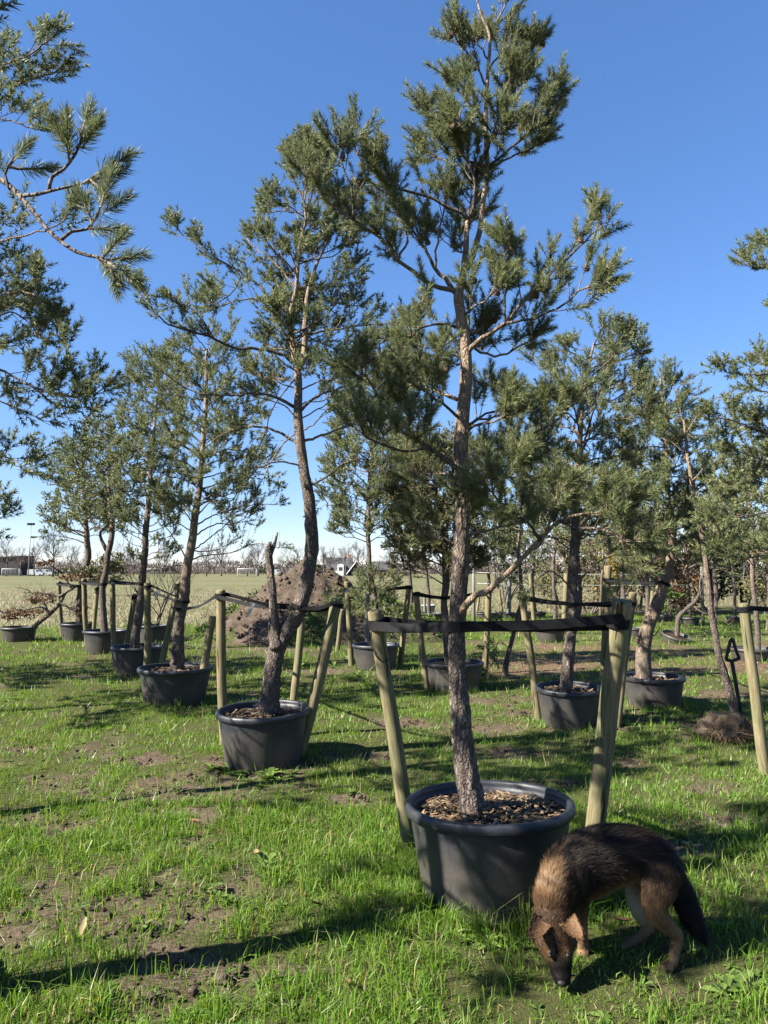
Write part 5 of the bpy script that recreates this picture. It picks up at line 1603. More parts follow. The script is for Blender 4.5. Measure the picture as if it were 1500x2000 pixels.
# houses
def prism_roof(mb, x0, x1, y0, y1, ze, zr, over=.4, along='x', t=.18):
    if along == 'x':
        ym = (y0 + y1) / 2
        for s_, ya in ((-1, y0 - over), (1, y1 + over)):
            zz = ze - over * (zr - ze) / ((y1 - y0) / 2)
            v = [(x0 - over, ya, zz), (x1 + over, ya, zz), (x1 + over, ym, zr), (x0 - over, ym, zr)]
            mb.add(v + [(a, b, c + t) for a, b, c in v], [[0, 1, 2, 3], [7, 6, 5, 4], [0, 4, 5, 1], [1, 5, 6, 2], [2, 6, 7, 3], [3, 7, 4, 0]])
    else:
        xm = (x0 + x1) / 2
        for xa in (x0 - over, x1 + over):
            zz = ze - over * (zr - ze) / ((x1 - x0) / 2)
            v = [(xa, y0 - over, zz), (xa, y1 + over, zz), (xm, y1 + over, zr), (xm, y0 - over, zr)]
            mb.add(v + [(a, b, c + t) for a, b, c in v], [[0, 1, 2, 3], [7, 6, 5, 4], [0, 4, 5, 1], [1, 5, 6, 2], [2, 6, 7, 3], [3, 7, 4, 0]])

def gable_walls(mb, x0, x1, y0, y1, ze, zr, along):
    mb.box(((x0 + x1) / 2, (y0 + y1) / 2, ze / 2), (x1 - x0, y1 - y0, ze))
    if along == 'x':
        ym = (y0 + y1) / 2
        for x in (x0, x1): mb.add([(x, y0, ze), (x, y1, ze), (x, ym, zr)], None, [[0, 1, 2]])
    else:
        xm = (x0 + x1) / 2
        for y in (y0, y1): mb.add([(x0, y, ze), (x1, y, ze), (xm, y, zr)], None, [[0, 1, 2]])

Yh = 250.0; k_ = Yh / F_PX
X = lambda px: (px - 750) * k_
h1 = empty('white_house', (X(663), Yh, 0), 'white house with dark slate roof beyond the soil heap', 'house'); oo = np.array(h1.location)
w = MB(); gable_walls(w, X(640), X(686), Yh, Yh + 8, 2.6, 6.2, 'x'); w.build('wall', 'house_white', h1, oo, smooth=False)
r = MB(); prism_roof(r, X(640), X(686), Yh, Yh + 8, 2.6, 6.2); ro_ = r.build('roof', 'house_roof', h1, oo, smooth=False)
c = MB(); c.box((X(682), Yh + 4, 6.6), (1.0, .9, 1.7)); c.build('chimney', 'house_brick', ro_, oo, smooth=False)
dm = MB(); dm.box((X(666), Yh - .6, 2.0), (2.2, 2.6, 4.0)); dm.build('porch', 'house_white', h1, oo, smooth=False)
for px, z in ((645, 1.5), (651, 1.5), (677, 1.5), (682, 1.5)):
    f = MB(); f.box((X(px), Yh - .03, z), (.9, .1, 1.2)); fo = f.build('window', 'white_paint', h1, oo, smooth=False)
    g_ = MB(); g_.box((X(px), Yh - .09, z), (.75, .06, 1.05)); g_.build('pane', 'glass_dark', fo, oo, smooth=False)
f = MB(); f.box((X(666), Yh - 1.92, 2.3), (1.2, .06, 1.2)); f.build('window', 'glass_dark', h1, oo, smooth=False)
Yb = 235.0; k_ = Yb / F_PX
h2 = empty('dark_barn', (X(697), Yb, 0), 'dark timber barn with white gable trim next to the white house', 'barn'); oo = np.array(h2.location)
w = MB(); gable_walls(w, X(679), X(715), Yb, Yb + 9, .9, 4.6, 'y'); w.build('wall', 'house_dark', h2, oo, smooth=False)
r = MB(); prism_roof(r, X(679), X(715), Yb, Yb + 9, .9, 4.6, .3, 'y'); r.build('roof', 'house_roof', h2, oo, smooth=False)
t = MB()
for xa in (X(677), X(717)):
    t.tube([(xa, Yb - .42, .45), ((xa + X(697)) / 2, Yb - .42, 2.65), (X(697), Yb - .42, 4.85)], .13, 4)
t.build('gable_trim', 'white_paint', h2, oo, smooth=False)
d = MB(); d.box((X(697), Yb - .06, 1.2), (2.4, .1, 2.4)); d.build('door', 'grey_wood', h2, oo, smooth=False)
for px in (689, 705):
    f = MB(); f.box((X(px), Yb - .05, 1.4), (.7, .1, .9)); f.build('window', 'glass_dark', h2, oo, smooth=False)
h3 = empty('barn_annex', (X(741), Yb + 6, 0), 'long dark roofed shed behind the dark barn', 'shed'); oo = np.array(h3.location)
w = MB(); gable_walls(w, X(718), X(768), Yb + 4, Yb + 12, 2.0, 4.6, 'x'); w.build('wall', 'house_brick', h3, oo, smooth=False)
r = MB(); prism_roof(r, X(718), X(768), Yb + 4, Yb + 12, 2.0, 4.6, .3); r.build('roof', 'house_roof', h3, oo, smooth=False)
for px in (726, 740, 754):
    f = MB(); f.box((X(px), Yb + 3.95, 1.1), (1.2, .1, .9)); f.build('window', 'glass_dark', h3, oo, smooth=False)
Yc_ = 240.0; k_ = Yc_ / F_PX
h4 = empty('clubhouse', (X(8), Yc_, 0), 'dark flat roofed building by the floodlights', 'building'); oo = np.array(h4.location)
w = MB(); w.add([(X(-40), Yc_, 0), (X(40), Yc_, 0), (X(40), Yc_ + 10, 0), (X(-40), Yc_ + 10, 0), (X(-40), Yc_, 5.6), (X(40), Yc_, 6.4), (X(40), Yc_ + 10, 6.4), (X(-40), Yc_ + 10, 5.6)],
           [[0, 1, 5, 4], [1, 2, 6, 5], [2, 3, 7, 6], [3, 0, 4, 7], [4, 5, 6, 7]]); w.build('wall', 'house_dark', h4, oo, smooth=False)
r = MB(); r.add([(X(-42), Yc_ - .6, 5.6), (X(42), Yc_ - .6, 6.42), (X(42), Yc_ + 10.5, 6.42), (X(-42), Yc_ + 10.5, 5.6), (X(-42), Yc_ - .6, 5.9), (X(42), Yc_ - .6, 6.75), (X(42), Yc_ + 10.5, 6.75), (X(-42), Yc_ + 10.5, 5.9)],
           [[0, 1, 5, 4], [1, 2, 6, 5], [2, 3, 7, 6], [3, 0, 4, 7], [4, 5, 6, 7], [3, 2, 1, 0]]); r.build('roof', 'house_roof', h4, oo, smooth=False)
for px in range(-32, 40, 8):
    f = MB(); f.box((X(px), Yc_ - .05, 1.5), (1.05, .1, 1.9)); f.build('window', 'glass_dark', h4, oo, smooth=False)

# floodlight masts
for px, top, Y, lab in ((61, 1026, 205, 'taller floodlight mast by the bare trees'), (66, 1051, 255, 'shorter floodlight mast behind the taller one')):
    p = at(px, top, Y)
    root = empty('floodlight_mast', (p.x - .3, Y, 0), lab, 'floodlight', 'floodlight masts')
    m = MB(); m.tube([(0, 0, -.2), (.1, 0, p.z / 2), (.3, 0, p.z)], [.16, .13, .09], 8); m.build('pole', 'metal_grey', root)
    m = MB(); m.box((.3, 0, p.z + .1), (2.2, .14, .14)); m.build('crossbar', 'metal_grey', root, smooth=False)
    for dx in (-.75, .0, .75):
        m = MB(); m.box((.3 + dx, -.15, p.z + .4), (.6, .35, .5), Matrix.Rotation(.5, 3, 'X')); m.build('lamp', 'house_dark', root, smooth=False)

# football goals and parked vans
for px, Y, wd, lab in ((23, 205, 5.0, 'white football goal beside the dark flat building'), (483, 190, 5.0, 'white football goal beside the soil heap'), (300, 215, 5.0, 'white football goal behind the white tag')):
    x = (px - 750) * Y / F_PX
    root = empty('football_goal', (x, Y, 0), lab, 'goal', 'football goals')
    for sx in (-1, 1):
        m = MB(); m.tube([(sx * wd / 2, 0, -.1), (sx * wd / 2, 0, 1), (sx * wd / 2, 0, 2.2)], .06, 6); m.build('post', 'white_paint', root)
        m = MB(); m.tube([(sx * wd / 2, 0, 2.2), (sx * wd / 2, 1.0, 1.6), (sx * wd / 2, 1.8, 0)], .05, 5); m.build('brace', 'white_paint', root)
    m = MB(); m.tube([(-wd / 2, 0, 2.2), (0, 0, 2.2), (wd / 2, 0, 2.2)], .06, 6); m.build('crossbar', 'white_paint', root)
    m = MB()
    for q in np.linspace(-wd / 2, wd / 2, 16): m.tube([(q, 0, 2.15), (q, 1.0, 1.55), (q, 1.75, .05)], .02, 3)
    for q in np.linspace(.1, 1, 6): m.tube([(-wd / 2, 1.75 * q, 2.15 - 2.1 * q ** 1.6), (0, 1.75 * q, 2.15 - 2.1 * q ** 1.6), (wd / 2, 1.75 * q, 2.15 - 2.1 * q ** 1.6)], .02, 3)
    tag(m.build('net', 'net', root), kind='stuff')
for px, Y, lab in ((73, 228, 'parked white van under the floodlights'), (92, 232, 'parked white van beneath the tallest bare tree'), (540, 240, 'parked white van behind the soil heap')):
    x = (px - 750) * Y / F_PX
    root = empty('parked_van', (x, Y, 0), lab, 'van', 'vans parked by the sports field')
    prof = [(-2.4, .35), (-2.4, 1.9), (-2.2, 2.1), (1.0, 2.1), (1.7, 1.35), (2.4, 1.15), (2.5, .35)]
    v = [(a, -.9, b) for a, b in prof] + [(a, .9, b) for a, b in prof]; n_ = len(prof)
    bmq = [[i, (i + 1) % n_, n_ + (i + 1) % n_, n_ + i] for i in range(n_)]
    m = MB(); m.add(v, bmq, [[0, i + 1, i] for i in range(1, n_ - 1)] + [[n_, n_ + i, n_ + i + 1] for i in range(1, n_ - 1)]); m.build('body', 'car_white', root, smooth=False)
    m = MB(); m.add([(.9, -.91, 1.35), (1.5, -.91, 1.35), (1.0, -.91, 1.95), (.4, -.91, 1.95), (.4, -.91, 1.35)], None, [[4, 0, 3], [0, 2, 3], [0, 1, 2]]); m.build('side_window', 'glass_dark', root, smooth=False)
    for wx in (-1.5, 1.6):
        for wy in (-.85, .85):
            m = MB(); m.tube([(wx, wy - .1, .33), (wx, wy, .33), (wx, wy + .1, .33)], .33, 12); m.build('wheel', 'black_plastic', root)

# ================================================================== GRASS AND GROUND COVER
def in_pots(x, y, pad=0.0):
    m = np.zeros(len(x), bool)
    for a, b, r in POT_DISCS:
        m |= (x - a) ** 2 + (y - b) ** 2 < (r + pad) ** 2
    return m

def grass_zone(name, y0, y1, dens, hgt, wid, seg2, seed, flat=0.72, over=.9):
    rng = np.random.default_rng(seed)
    area = flat * (y1 ** 2 - y0 ** 2) + 2 * over * (y1 - y0)
    n = int(area * dens)
    # sample y with width ~ 2*(flat*y+over)
    yy = rng.uniform(y0, y1, n * 2); keep = rng.uniform(0, flat * y1 + over, n * 2) < flat * yy + over
    yy = yy[keep][:n]; n = len(yy)
    xx = rng.uniform(-1, 1, n) * (flat * yy + over)
    s = soil_mask(xx, yy); c = chip_mask(xx, yy); f = field_mask(xx, yy)
    cl = fbm(xx * 2.6, yy * 2.6, 71, 3); cl2 = fbm(xx * 9, yy * 9, 72, 2)
    pr = (1 - .95 * s) * (1 - .8 * c) * (1 - f) * (.55 + .7 * sstep(.3, .6, cl * .6 + cl2 * .4))
    # six blades in ten gather in tufts
    tc = max(1, int(n / 26)); ti = rng.integers(0, n, tc)
    mem = rng.integers(0, tc, n); intuft = rng.random(n) < .6
    off = rng.normal(0, .016 * (1 + .05 * y1), (n, 2))
    tx, ty = xx[ti][mem], yy[ti][mem]; tscale = rng.uniform(.7, 1.5, tc)[mem]
    xx = np.where(intuft, tx + off[:, 0], xx); yy = np.where(intuft, ty + off[:, 1], yy)
    pr = np.where(intuft, pr[ti][mem], pr)
    pr = pr * np.where(np.hypot((xx - 1.05) / .45, (yy - 3.05) / .28) < 1, .85, 1)
    ok = (rng.uniform(0, 1, n) < pr) & ~in_pots(xx, yy)
    tan_ = np.arctan2(off[:, 1], off[:, 0])[ok]; intuft = intuft[ok]; tscale = np.where(intuft, tscale[ok], .8)
    xx, yy, s, cl, cl2 = xx[ok], yy[ok], s[ok], cl[ok], cl2[ok]; n = len(xx)
    zz = gh(xx, yy) - .012
    h = hgt * rng.uniform(.45, 1.2, n) * (.40 + 1.1 * sstep(.34, .66, cl)) * (.7 + .6 * cl2) * (1 - .5 * s)
    h = h * tscale * (1 if y0 < 4 else .8)
    h = np.where(np.hypot((xx - 1.05) / .48, (yy - 3.05) / .28) < 1, h * .6, h)
    h = np.where(np.hypot((xx - .72) / .24, (yy - 2.74) / .22) < 1, h * .45, h)
    # longer grass round the pots
    for a, b, r in POT_DISCS:
        d = np.hypot(xx - a, yy - b) - r
        h = np.where(d < .14, h * 1.35 + .02, h)
    w = wid * rng.uniform(.6, 1.3, n)
    az = rng.uniform(0, 2 * np.pi, n); ld = np.where(intuft, tan_ + rng.normal(0, .5, n), rng.uniform(0, 2 * np.pi, n)); le = np.abs(rng.normal(.55, .4, n))
    B = np.stack([xx, yy, zz], -1)
    W = np.stack([np.cos(az), np.sin(az), 0 * az], -1) * (w / 2)[:, None]
    Ld = np.stack([np.cos(ld), np.sin(ld), 0 * ld], -1)
    Z = np.array([0, 0, 1.0])
    tip = B + Z * (h * np.cos(le * .9))[:, None] + Ld * (h * np.sin(le * 1.2))[:, None]
    mid = B + Z * (h * .58)[:, None] + Ld * (h * .22 * le)[:, None]
    tint = np.clip(.25 + .5 * cl + rng.normal(0, .14, n) + (rng.random(n) < .08) * .6, 0, 1)
    mb = MB()
    if seg2:
        V = np.stack([B - W, B + W, mid + W * .8, mid - W * .8, tip], 1)
        i = np.arange(n)[:, None] * 5
        T = np.vstack([np.hstack([i, i + 1, i + 2]), np.hstack([i, i + 2, i + 3]), np.hstack([i + 3, i + 2, i + 4])])
        mb.add(V.reshape(-1, 3), None, T, np.repeat(tint, 5))
    else:
        V = np.stack([B - W, B + W, tip], 1)
        mb.add(V.reshape(-1, 3), None, np.arange(3 * n).reshape(-1, 3), np.repeat(tint, 3))
    o = mb.build(name, 'grass', smooth=False)
    return o, n
o, n1 = grass_zone('grass', 2.0, 5.0, 8500, .066, .0052, True, 901, .62, .5)
tag(o, 'lush green lawn grass around the nearest pots', 'grass', kind='stuff')
o, n2 = grass_zone('grass', 5.0, 9.5, 3500, .066, .0085, False, 902, .64, .5)
tag(o, 'green grass around the pots in the middle of the rows', 'grass', kind='stuff')
o, n3 = grass_zone('grass', 9.5, 26, 560, .10, .017, False, 903, .66, .5)
tag(o, 'green grass between the far pots and the field', 'grass', kind='stuff')
o, n4 = grass_zone('short_turf', 2.3, 6.0, 9500, .028, .0055, False, 904, .60, .4)
tag(o, 'short matted turf under the longer grass by the nearest pots', 'grass', kind='stuff')

# stubble stalks
rng = np.random.default_rng(905); n = 60000
yy = 20 + 50 * rng.uniform(0, 1, n) ** 1.6; yy = np.round((yy + .0) / .75) * .75 + rng.normal(0, .09, n)
xx = rng.uniform(-1, 1, n) * (yy * .66 + 2)
yy = yy + xx * .12
ok = rng.uniform(0, 1, n) < field_mask(xx, yy) * .9
xx, yy = xx[ok], yy[ok]; n = len(xx)
h = rng.uniform(.04, .16, n); w = rng.uniform(.008, .02, n)
B = np.stack([xx, yy, gh(xx, yy)], -1); W = np.stack([w, 0 * w, 0 * w], -1); D = rng.normal(0, .5, (n, 3)); D[:, 2] = 1
V = np.stack([B - W, B + W, B + D * h[:, None]], 1)
mb = MB(); mb.add(V.reshape(-1, 3), None, np.arange(3 * n).reshape(-1, 3), np.repeat(rng.uniform(0, 1, n), 3))
o = mb.build('stubble', 'stubble', smooth=False); tag(o, 'pale maize stubble on the open field', 'stubble', kind='stuff')

# wood chips on the path
rng = np.random.default_rng(906); n = 16000
yy = rng.uniform(6, 19, n); xx = rng.uniform(-.5, 9, n)
ok = rng.uniform(0, 1, n) < np.maximum(chip_mask(xx, yy), soil_mask(xx, yy) * (xx > 1.2) * .35) * .9
xx, yy = xx[ok], yy[ok]
mb = MB(); leaves(mb, rng, np.stack([xx, yy, gh(xx, yy) + .008], -1), .07, 0, .28, np.clip(rng.normal(.5, .22, len(xx)), 0, 1))
mb.V[0][:, 2] = np.clip(mb.V[0][:, 2], 0 - .04, None)
V = mb.V[0].reshape(-1, 4, 3); zc = V[:, :, 2].mean(1, keepdims=True); V[:, :, 2] = zc + (V[:, :, 2] - zc) * .35; mb.V[0] = V.reshape(-1, 3)
o = mb.build('wood_chips', 'chip', smooth=False); tag(o, 'reddish brown wood chips scattered on the path', 'wood chips', kind='stuff')

# clods on bare patches
rng = np.random.default_rng(907); n = 9000
yy = rng.uniform(2.2, 9, n); xx = rng.uniform(-1, 1, n) * (yy * .65 + .6)
ok = (rng.uniform(0, 1, n) < sstep(.45, .9, soil_mask(xx, yy))) & ~in_pots(xx, yy, .02)
xx, yy = xx[ok], yy[ok]; n = len(xx)
s_ = rng.gamma(2, .005, n) + .004
base = np.array([[1, 0, 0], [-1, 0, 0], [0, 1, 0], [0, -1, 0], [0, 0, .7], [0, 0, -.7]])
V = base[None] * s_[:, None, None] * rng.uniform(.55, 1.3, (n, 6, 1)) + np.stack([xx, yy, gh(xx, yy) - .004], -1)[:, None]
T = np.array([[0, 2, 4], [2, 1, 4], [1, 3, 4], [3, 0, 4], [2, 0, 5], [1, 2, 5], [3, 1, 5], [0, 3, 5]])
mb = MB(); mb.add(V.reshape(-1, 3), None, (T[None] + (np.arange(n) * 6)[:, None, None]).reshape(-1, 3), 0)
o = mb.build('soil_clods', 'heap_soil', attr='turf'); tag(o, 'small clods of soil on the bare patches', 'soil', kind='stuff')

# broad leaved weeds
def rosette(mb, rng, p, k, L):
    for q in range(k):
        a = 2 * math.pi * (q + rng.uniform(-.3, .3)) / k; e = rng.uniform(.15, .8)
        d = np.array([math.cos(a) * math.cos(e), math.sin(a) * math.cos(e), math.sin(e)]); s = np.array([-math.sin(a), math.cos(a), 0])
        l = L * rng.uniform(.6, 1.1); w = l * rng.uniform(.16, .26)
        dr = np.array([0, 0, -l * .28])
        V = [p, p + d * l * .35 - s * w * .7, p + d * l * .35 + s * w * .7, p + d * l * .72 - s * w + dr * .4, p + d * l * .72 + s * w + dr * .4, p + d * l + dr]
        V[0] = p + 0
        m1 = p + d * l * .5 - np.array([0, 0, w * .3]) + dr * .2
        mb.add(V + [m1], None, [[0, 6, 1], [0, 2, 6], [1, 6, 3], [2, 4, 6], [3, 6, 5], [6, 4, 5]], rng.uniform(0, 1))
rng = np.random.default_rng(908); mb = MB()
spots = [(440, 1505, .12), (470, 1512, .11), (500, 1516, .12), (535, 1512, .10), (420, 1500, .1), (560, 1515, .1), (1445, 1930, .10), (1465, 1915, .09), (1420, 1940, .08), (505, 1690, .10), (520, 1702, .1), (230, 1655, .09), (930, 1345, .16), (905, 1350, .14), (980, 1340, .15),
         (230, 1325, .14), (330, 1392, .12), (300, 1388, .12), (700, 1320, .2), (690, 1330, .18), (650, 1300, .2), (760, 1330, .16), (20, 1360, .1), (600, 1300, .2), (1160, 1435, .12), (1215, 1420, .12), (450, 1760, .08), (400, 1745, .08), (980, 1820, .08), (890, 1830, .08), (1020, 1835, .08), (960, 1830, .09)]
for x, y, L in spots:
    for j in range(2):
        g_ = G(x + rng.normal(0, 8), y + rng.normal(0, 4)); g_ = np.array(g_); g_[2] = float(gh(g_[0], g_[1]))
        rosette(mb, rng, g_, int(rng.integers(5, 9)), L)
m_ = 700
yy = rng.uniform(2.4, 12, m_); xx = rng.uniform(-1, 1, m_) * (yy * .6 + .5)
for a, b in zip(xx, yy):
    if field_mask(a, b) < .3 and not in_pots(np.array([a]), np.array([b]))[0]:
        rosette(mb, rng, np.array([a, b, float(gh(a, b)) + .005]), int(rng.integers(4, 8)), rng.uniform(.03, .06))
o = mb.build('weeds', 'weed', smooth=False); tag(o, 'broad leaved weeds dotted through the grass', 'weeds', kind='stuff')

# dry leaves
for i, (px, py, s_, lab) in enumerate(((1212, 1822, .05, 'orange dry leaf lying beside the dog, by its raised hind foot'), (382, 1622, .045, 'orange dry leaf on the bare soil before the forked pine'), (612, 1792, .04, 'dark dry leaf lying in the sunny grass away from the pots'),
                                      (505, 1688, .05, 'pale torn leaf lying on bare soil in the lawn'), (168, 1832, .045, 'pale dry leaf among the weeds at the lawn edge'), (690, 1950, .035, 'brown dry leaf in the grass near the long shadow'))):
    g_ = G(px, py); rng = np.random.default_rng(950 + i)
    n_ = 9; V = []
    for k in range(n_):
        t = k / (n_ - 1); w = math.sin(math.pi * (t * .9 + .08)) * .32
        for q in (-1, 0, 1):
            V.append(((t - .5) * s_ * 2, q * w * s_ * (1 + .2 * rng.normal()), abs(q) * w * s_ * .7 + s_ * .5 * (t - .5) ** 2 * 2 + .045))
    Q = [[k * 3 + q, k * 3 + q + 1, k * 3 + 4 + q, k * 3 + 3 + q] for k in range(n_ - 1) for q in (0, 1)]
    mb = MB(); mb.add(V, Q, None, .9 if 'dark' not in lab else .1)
    o = mb.build('dry_leaf', 'tan_leaf' if 'pale' in lab else 'brown_leaf'); o.location = (g_.x, g_.y, float(gh(g_.x, g_.y)))
    o.rotation_euler = (rng.normal(0, .3), rng.normal(0, .3), rng.uniform(0, 6)); tag(o, lab, 'leaf', 'fallen dry leaves')

# ================================================================== THE DOG
def make_dog():
    rng = np.random.default_rng(77)
    # (name, [(px, py, Y, r_side, r_vertical)], colour per node 0 black .. 1 cream)
    KD = 1.052
    def n3(p): return np.array(at(p[0], p[1], p[2] * KD))
    chains = {
        'spine': [(1298, 1698, 2.96, .070, .076, .24), (1276, 1682, 2.96, .084, .094, .18), (1238, 1665, 2.955, .086, .102, .13), (1190, 1670, 2.945, .096, .118, .10), (1150, 1684, 2.93, .098, .126, .13), (1118, 1702, 2.90, .094, .124, .12)],
        'neck': [(1122, 1695, 2.90, .084, .108, .14), (1100, 1706, 2.87, .070, .088, .34), (1086, 1735, 2.83, .064, .072, .90), (1078, 1768, 2.79, .064, .064, .50)],
        'head': [(1077, 1770, 2.79, .064, .060, .30), (1080, 1800, 2.77, .072, .060, .30), (1085, 1834, 2.755, .072, .056, .44), (1090, 1862, 2.74, .058, .048, .46), (1094, 1880, 2.725, .044, .043, .34), (1096, 1898, 2.715, .038, .037, .20), (1097, 1910, 2.70, .034, .031, .06)],
        'hindL': [(1290, 1700, 2.90, .062, .080, .30), (1286, 1738, 2.875, .052, .066, .42), (1279, 1772, 2.865, .038, .048, .58), (1298, 1803, 2.87, .029, .034, .60), (1322, 1827, 2.885, .0215, .025, .66), (1318, 1856, 2.88, .0175, .020, .64), (1315, 1880, 2.875, .019, .020, .66), (1308, 1888, 2.855, .022, .017, .68)],
        'hindR': [(1268, 1708, 3.01, .062, .078, .40), (1248, 1742, 3.03, .048, .056, 1.0), (1250, 1778, 3.03, .034, .038, .95), (1266, 1806, 3.04, .024, .026, .74), (1255, 1824, 3.035, .020, .021, .70), (1238, 1838, 3.03, .0195, .02, .68), (1222, 1848, 3.02, .024, .018, .72)],
        'foreL': [(1118, 1722, 2.865, .060, .085, .12), (1124, 1762, 2.88, .042, .052, .40), (1131, 1796, 2.90, .029, .033, .68), (1136, 1826, 2.94, .0215, .023, .66), (1139, 1848, 2.965, .020, .021, .68), (1138, 1860, 2.965, .025, .019, .70)],
        'foreR': [(1095, 1722, 2.95, .055, .08, .30), (1088, 1765, 2.96, .040, .046, .66), (1084, 1800, 2.97, .028, .031, .72), (1082, 1828, 2.99, .0215, .023, .66), (1081, 1843, 3.005, .020, .021, .68), (1080, 1852, 3.0, .025, .019, .70)],
        'tail': [(1306, 1690, 2.965, .040, .042, .12), (1322, 1722, 2.965, .040, .042, .14), (1337, 1758, 2.96, .044, .046, .12), (1352, 1794, 2.95, .038, .040, .06), (1366, 1818, 2.945, .026, .027, .02), (1374, 1832, 2.94, .012, .012, .02)],
    }
    bm_v = MB(); samples = []
    for nm, nodes in chains.items():
        P = np.array([n3(q) for q in nodes]); rs = np.array([q[3] for q in nodes]) * KD; rv = np.array([q[4] for q in nodes]) * KD; cc = np.array([q[5] for q in nodes])
        S = smooth_path(P, .012); al = arclen(S)
        kn = np.array([al[int(np.argmin(np.linalg.norm(S - q, axis=1)))] for q in P])
        a_s = np.interp(al, kn, rs); a_v = np.interp(al, kn, rv); a_c = np.interp(al, kn, cc)
        T = np.gradient(S, axis=0); T /= np.linalg.norm(T, axis=1)[:, None]
        # side axis: horizontal, perpendicular to the chain's own direction; legs use the body's length axis for depth
        seg = 18
        rings = []
        body_axis = unit(np.array([1.0, .12, 0]))
        for i in range(len(S)):
            t = T[i]
            if nm in ('spine', 'neck', 'head', 'tail'):
                side = np.cross(t, [0, 0, 1.0])
                if np.linalg.norm(side) < .35 or nm == 'head': side = np.array([1.0, -.05, 0]) if nm != 'tail' else np.array([0, 1.0, 0])
                side = unit(side - t * np.dot(side, t)); ver = np.cross(side, t)
            else:
                ver = unit(body_axis - t * np.dot(body_axis, t)); side = np.cross(ver, t)
            th = np.linspace(0, 2 * np.pi, seg, endpoint=False)
            rings.append(S[i] + np.cos(th)[:, None] * side * a_s[i] + np.sin(th)[:, None] * ver * a_v[i])
            samples.append((S[i], (a_s[i] + a_v[i]) / 2, a_c[i], t, nm))
        # caps: shrink rings beyond the ends
        def capring(ring, c, t, r):
            return [c + (ring - c) * k + t * r * z for k, z in ((.8, .55), (.45, .85), (.08, .97))]
        r0 = min(a_s[0], a_v[0]); r1 = min(a_s[-1], a_v[-1])
        allr = capring(rings[0], S[0], -T[0], r0)[::-1] + rings + capring(rings[-1], S[-1], T[-1], r1)
        V = np.vstack(allr); n = len(allr)
        i = np.arange(n - 1)[:, None] * seg; j = np.arange(seg)[None]; j2 = (j + 1) % seg
        Q = np.stack([i + j, i + j2, i + seg + j2, i + seg + j], -1).reshape(-1, 4)
        m0, m1 = V[:seg].mean(0), V[-seg:].mean(0)
        V = np.vstack([V, m0, m1]); jj = np.arange(seg)
        Tt = np.vstack([np.stack([np.full(seg, n * seg), (jj + 1) % seg, jj], -1), np.stack([np.full(seg, n * seg + 1), (n - 1) * seg + jj, (n - 1) * seg + (jj + 1) % seg], -1)])
        bm_v.add(V, Q, Tt)
    def blob(p, r, sc=(1, 1, 1), col=.5, nm='blob'):
        c = n3(p); b = bmesh.new(); bmesh.ops.create_uvsphere(b, u_segments=12, v_segments=8, radius=r)
        V = np.array([[v.co.x * sc[0], v.co.y * sc[1], v.co.z * sc[2]] for v in b.verts]) + c
        b.faces.ensure_lookup_table()
        T = []
        for f in b.faces:
            ix = [v.index for v in f.verts]
            for q in range(1, len(ix) - 1): T.append([ix[0], ix[q], ix[q + 1]])
        b.free(); bm_v.add(V, None, T)
        samples.append((c, r, col, np.array([0, 0, -1.0]), nm))
    # toes, cheeks, brow, shoulder, thigh muscle, chest
    for c_ in ((1304, 1891, 2.845), (1218, 1850, 3.005), (1138, 1864, 2.955), (1079, 1854, 2.985)):
        for k in (-1.5, -.5, .5, 1.5):
            blob((c_[0] + k * 5.2, c_[1] + abs(k) * -.8, c_[2]), .0115, (1, 1.7, .9), .66, 'paw')
    blob((1062, 1832, 2.755), .038, col=.50); blob((1110, 1834, 2.755), .038, col=.50)
    blob((1077, 1858, 2.71), .017, col=.58); blob((1106, 1858, 2.71), .017, col=.58)
    blob((1128, 1712, 2.855), .082, (1, .7, 1.25), .06); blob((1292, 1728, 2.885), .066, (1, .7, 1.3), .22)
    blob((1118, 1745, 2.91), .075, (1, 1, .9), .45)
    raw = bm_v.build('dog_raw', 'fur')
    md = raw.modifiers.new('r', 'REMESH'); md.mode = 'VOXEL'; md.voxel_size = .009
    ms = raw.modifiers.new('s', 'SMOOTH'); ms.factor = .5; ms.iterations = 6
    dg = bpy.context.evaluated_depsgraph_get()
    me = bpy.data.meshes.new_from_object(raw.evaluated_get(dg))
    bpy.data.objects.remove(raw, do_unlink=True)
    root_loc = np.array([1.05, 3.1, 0.0])
    nv = len(me.vertices); co = np.zeros(nv * 3, np.float32); me.vertices.foreach_get('co', co); co = co.reshape(-1, 3).astype(float)
    no = np.zeros(nv * 3, np.float32); me.vertices.foreach_get('normal', no); no = no.reshape(-1, 3).astype(float)
    SPt = np.array([s[0] for s in samples]); SR = np.array([s[1] for s in samples]); SCc = np.array([s[2] for s in samples]); ST = np.array([s[3] for s in samples])
    d = np.linalg.norm(co[:, None, :] - SPt[None], axis=2) - SR[None]
    w = np.exp(-np.clip(d + .0, -.05, 1) / .011); w /= w.sum(1)[:, None]
    col = (w * SCc[None]).sum(1)
    flow = w @ ST; flow /= np.linalg.norm(flow, axis=1)[:, None] + 1e-9
    names = np.array([s[4] for s in samples]); grp = names[np.argmax(w, axis=1)]
    # hair runs head -> tail on the trunk
    for g_ in ('spine', 'neck', 'head'):
        sel = grp == g_
        if g_ == 'head': flow[sel] *= -1
        elif g_ == 'neck': flow[sel] *= -1
        else: flow[sel] *= -1
    up = no[:, 2]
    trunk_ = np.isin(grp, ['spine'])
    belly = trunk_ & (up < -.25)
    col = np.where(trunk_, col + np.clip(-up - .15, 0, 1) * .95, col)
    pxs = np.array([pxof(p) for p in co])
    # tan shading on the withers, black blanket edge, dark face mask centre
    nz = fbm(co[:, 0] * 40 + co[:, 2] * 13, co[:, 1] * 40 + co[:, 2] * 31, 3, 3) - .5
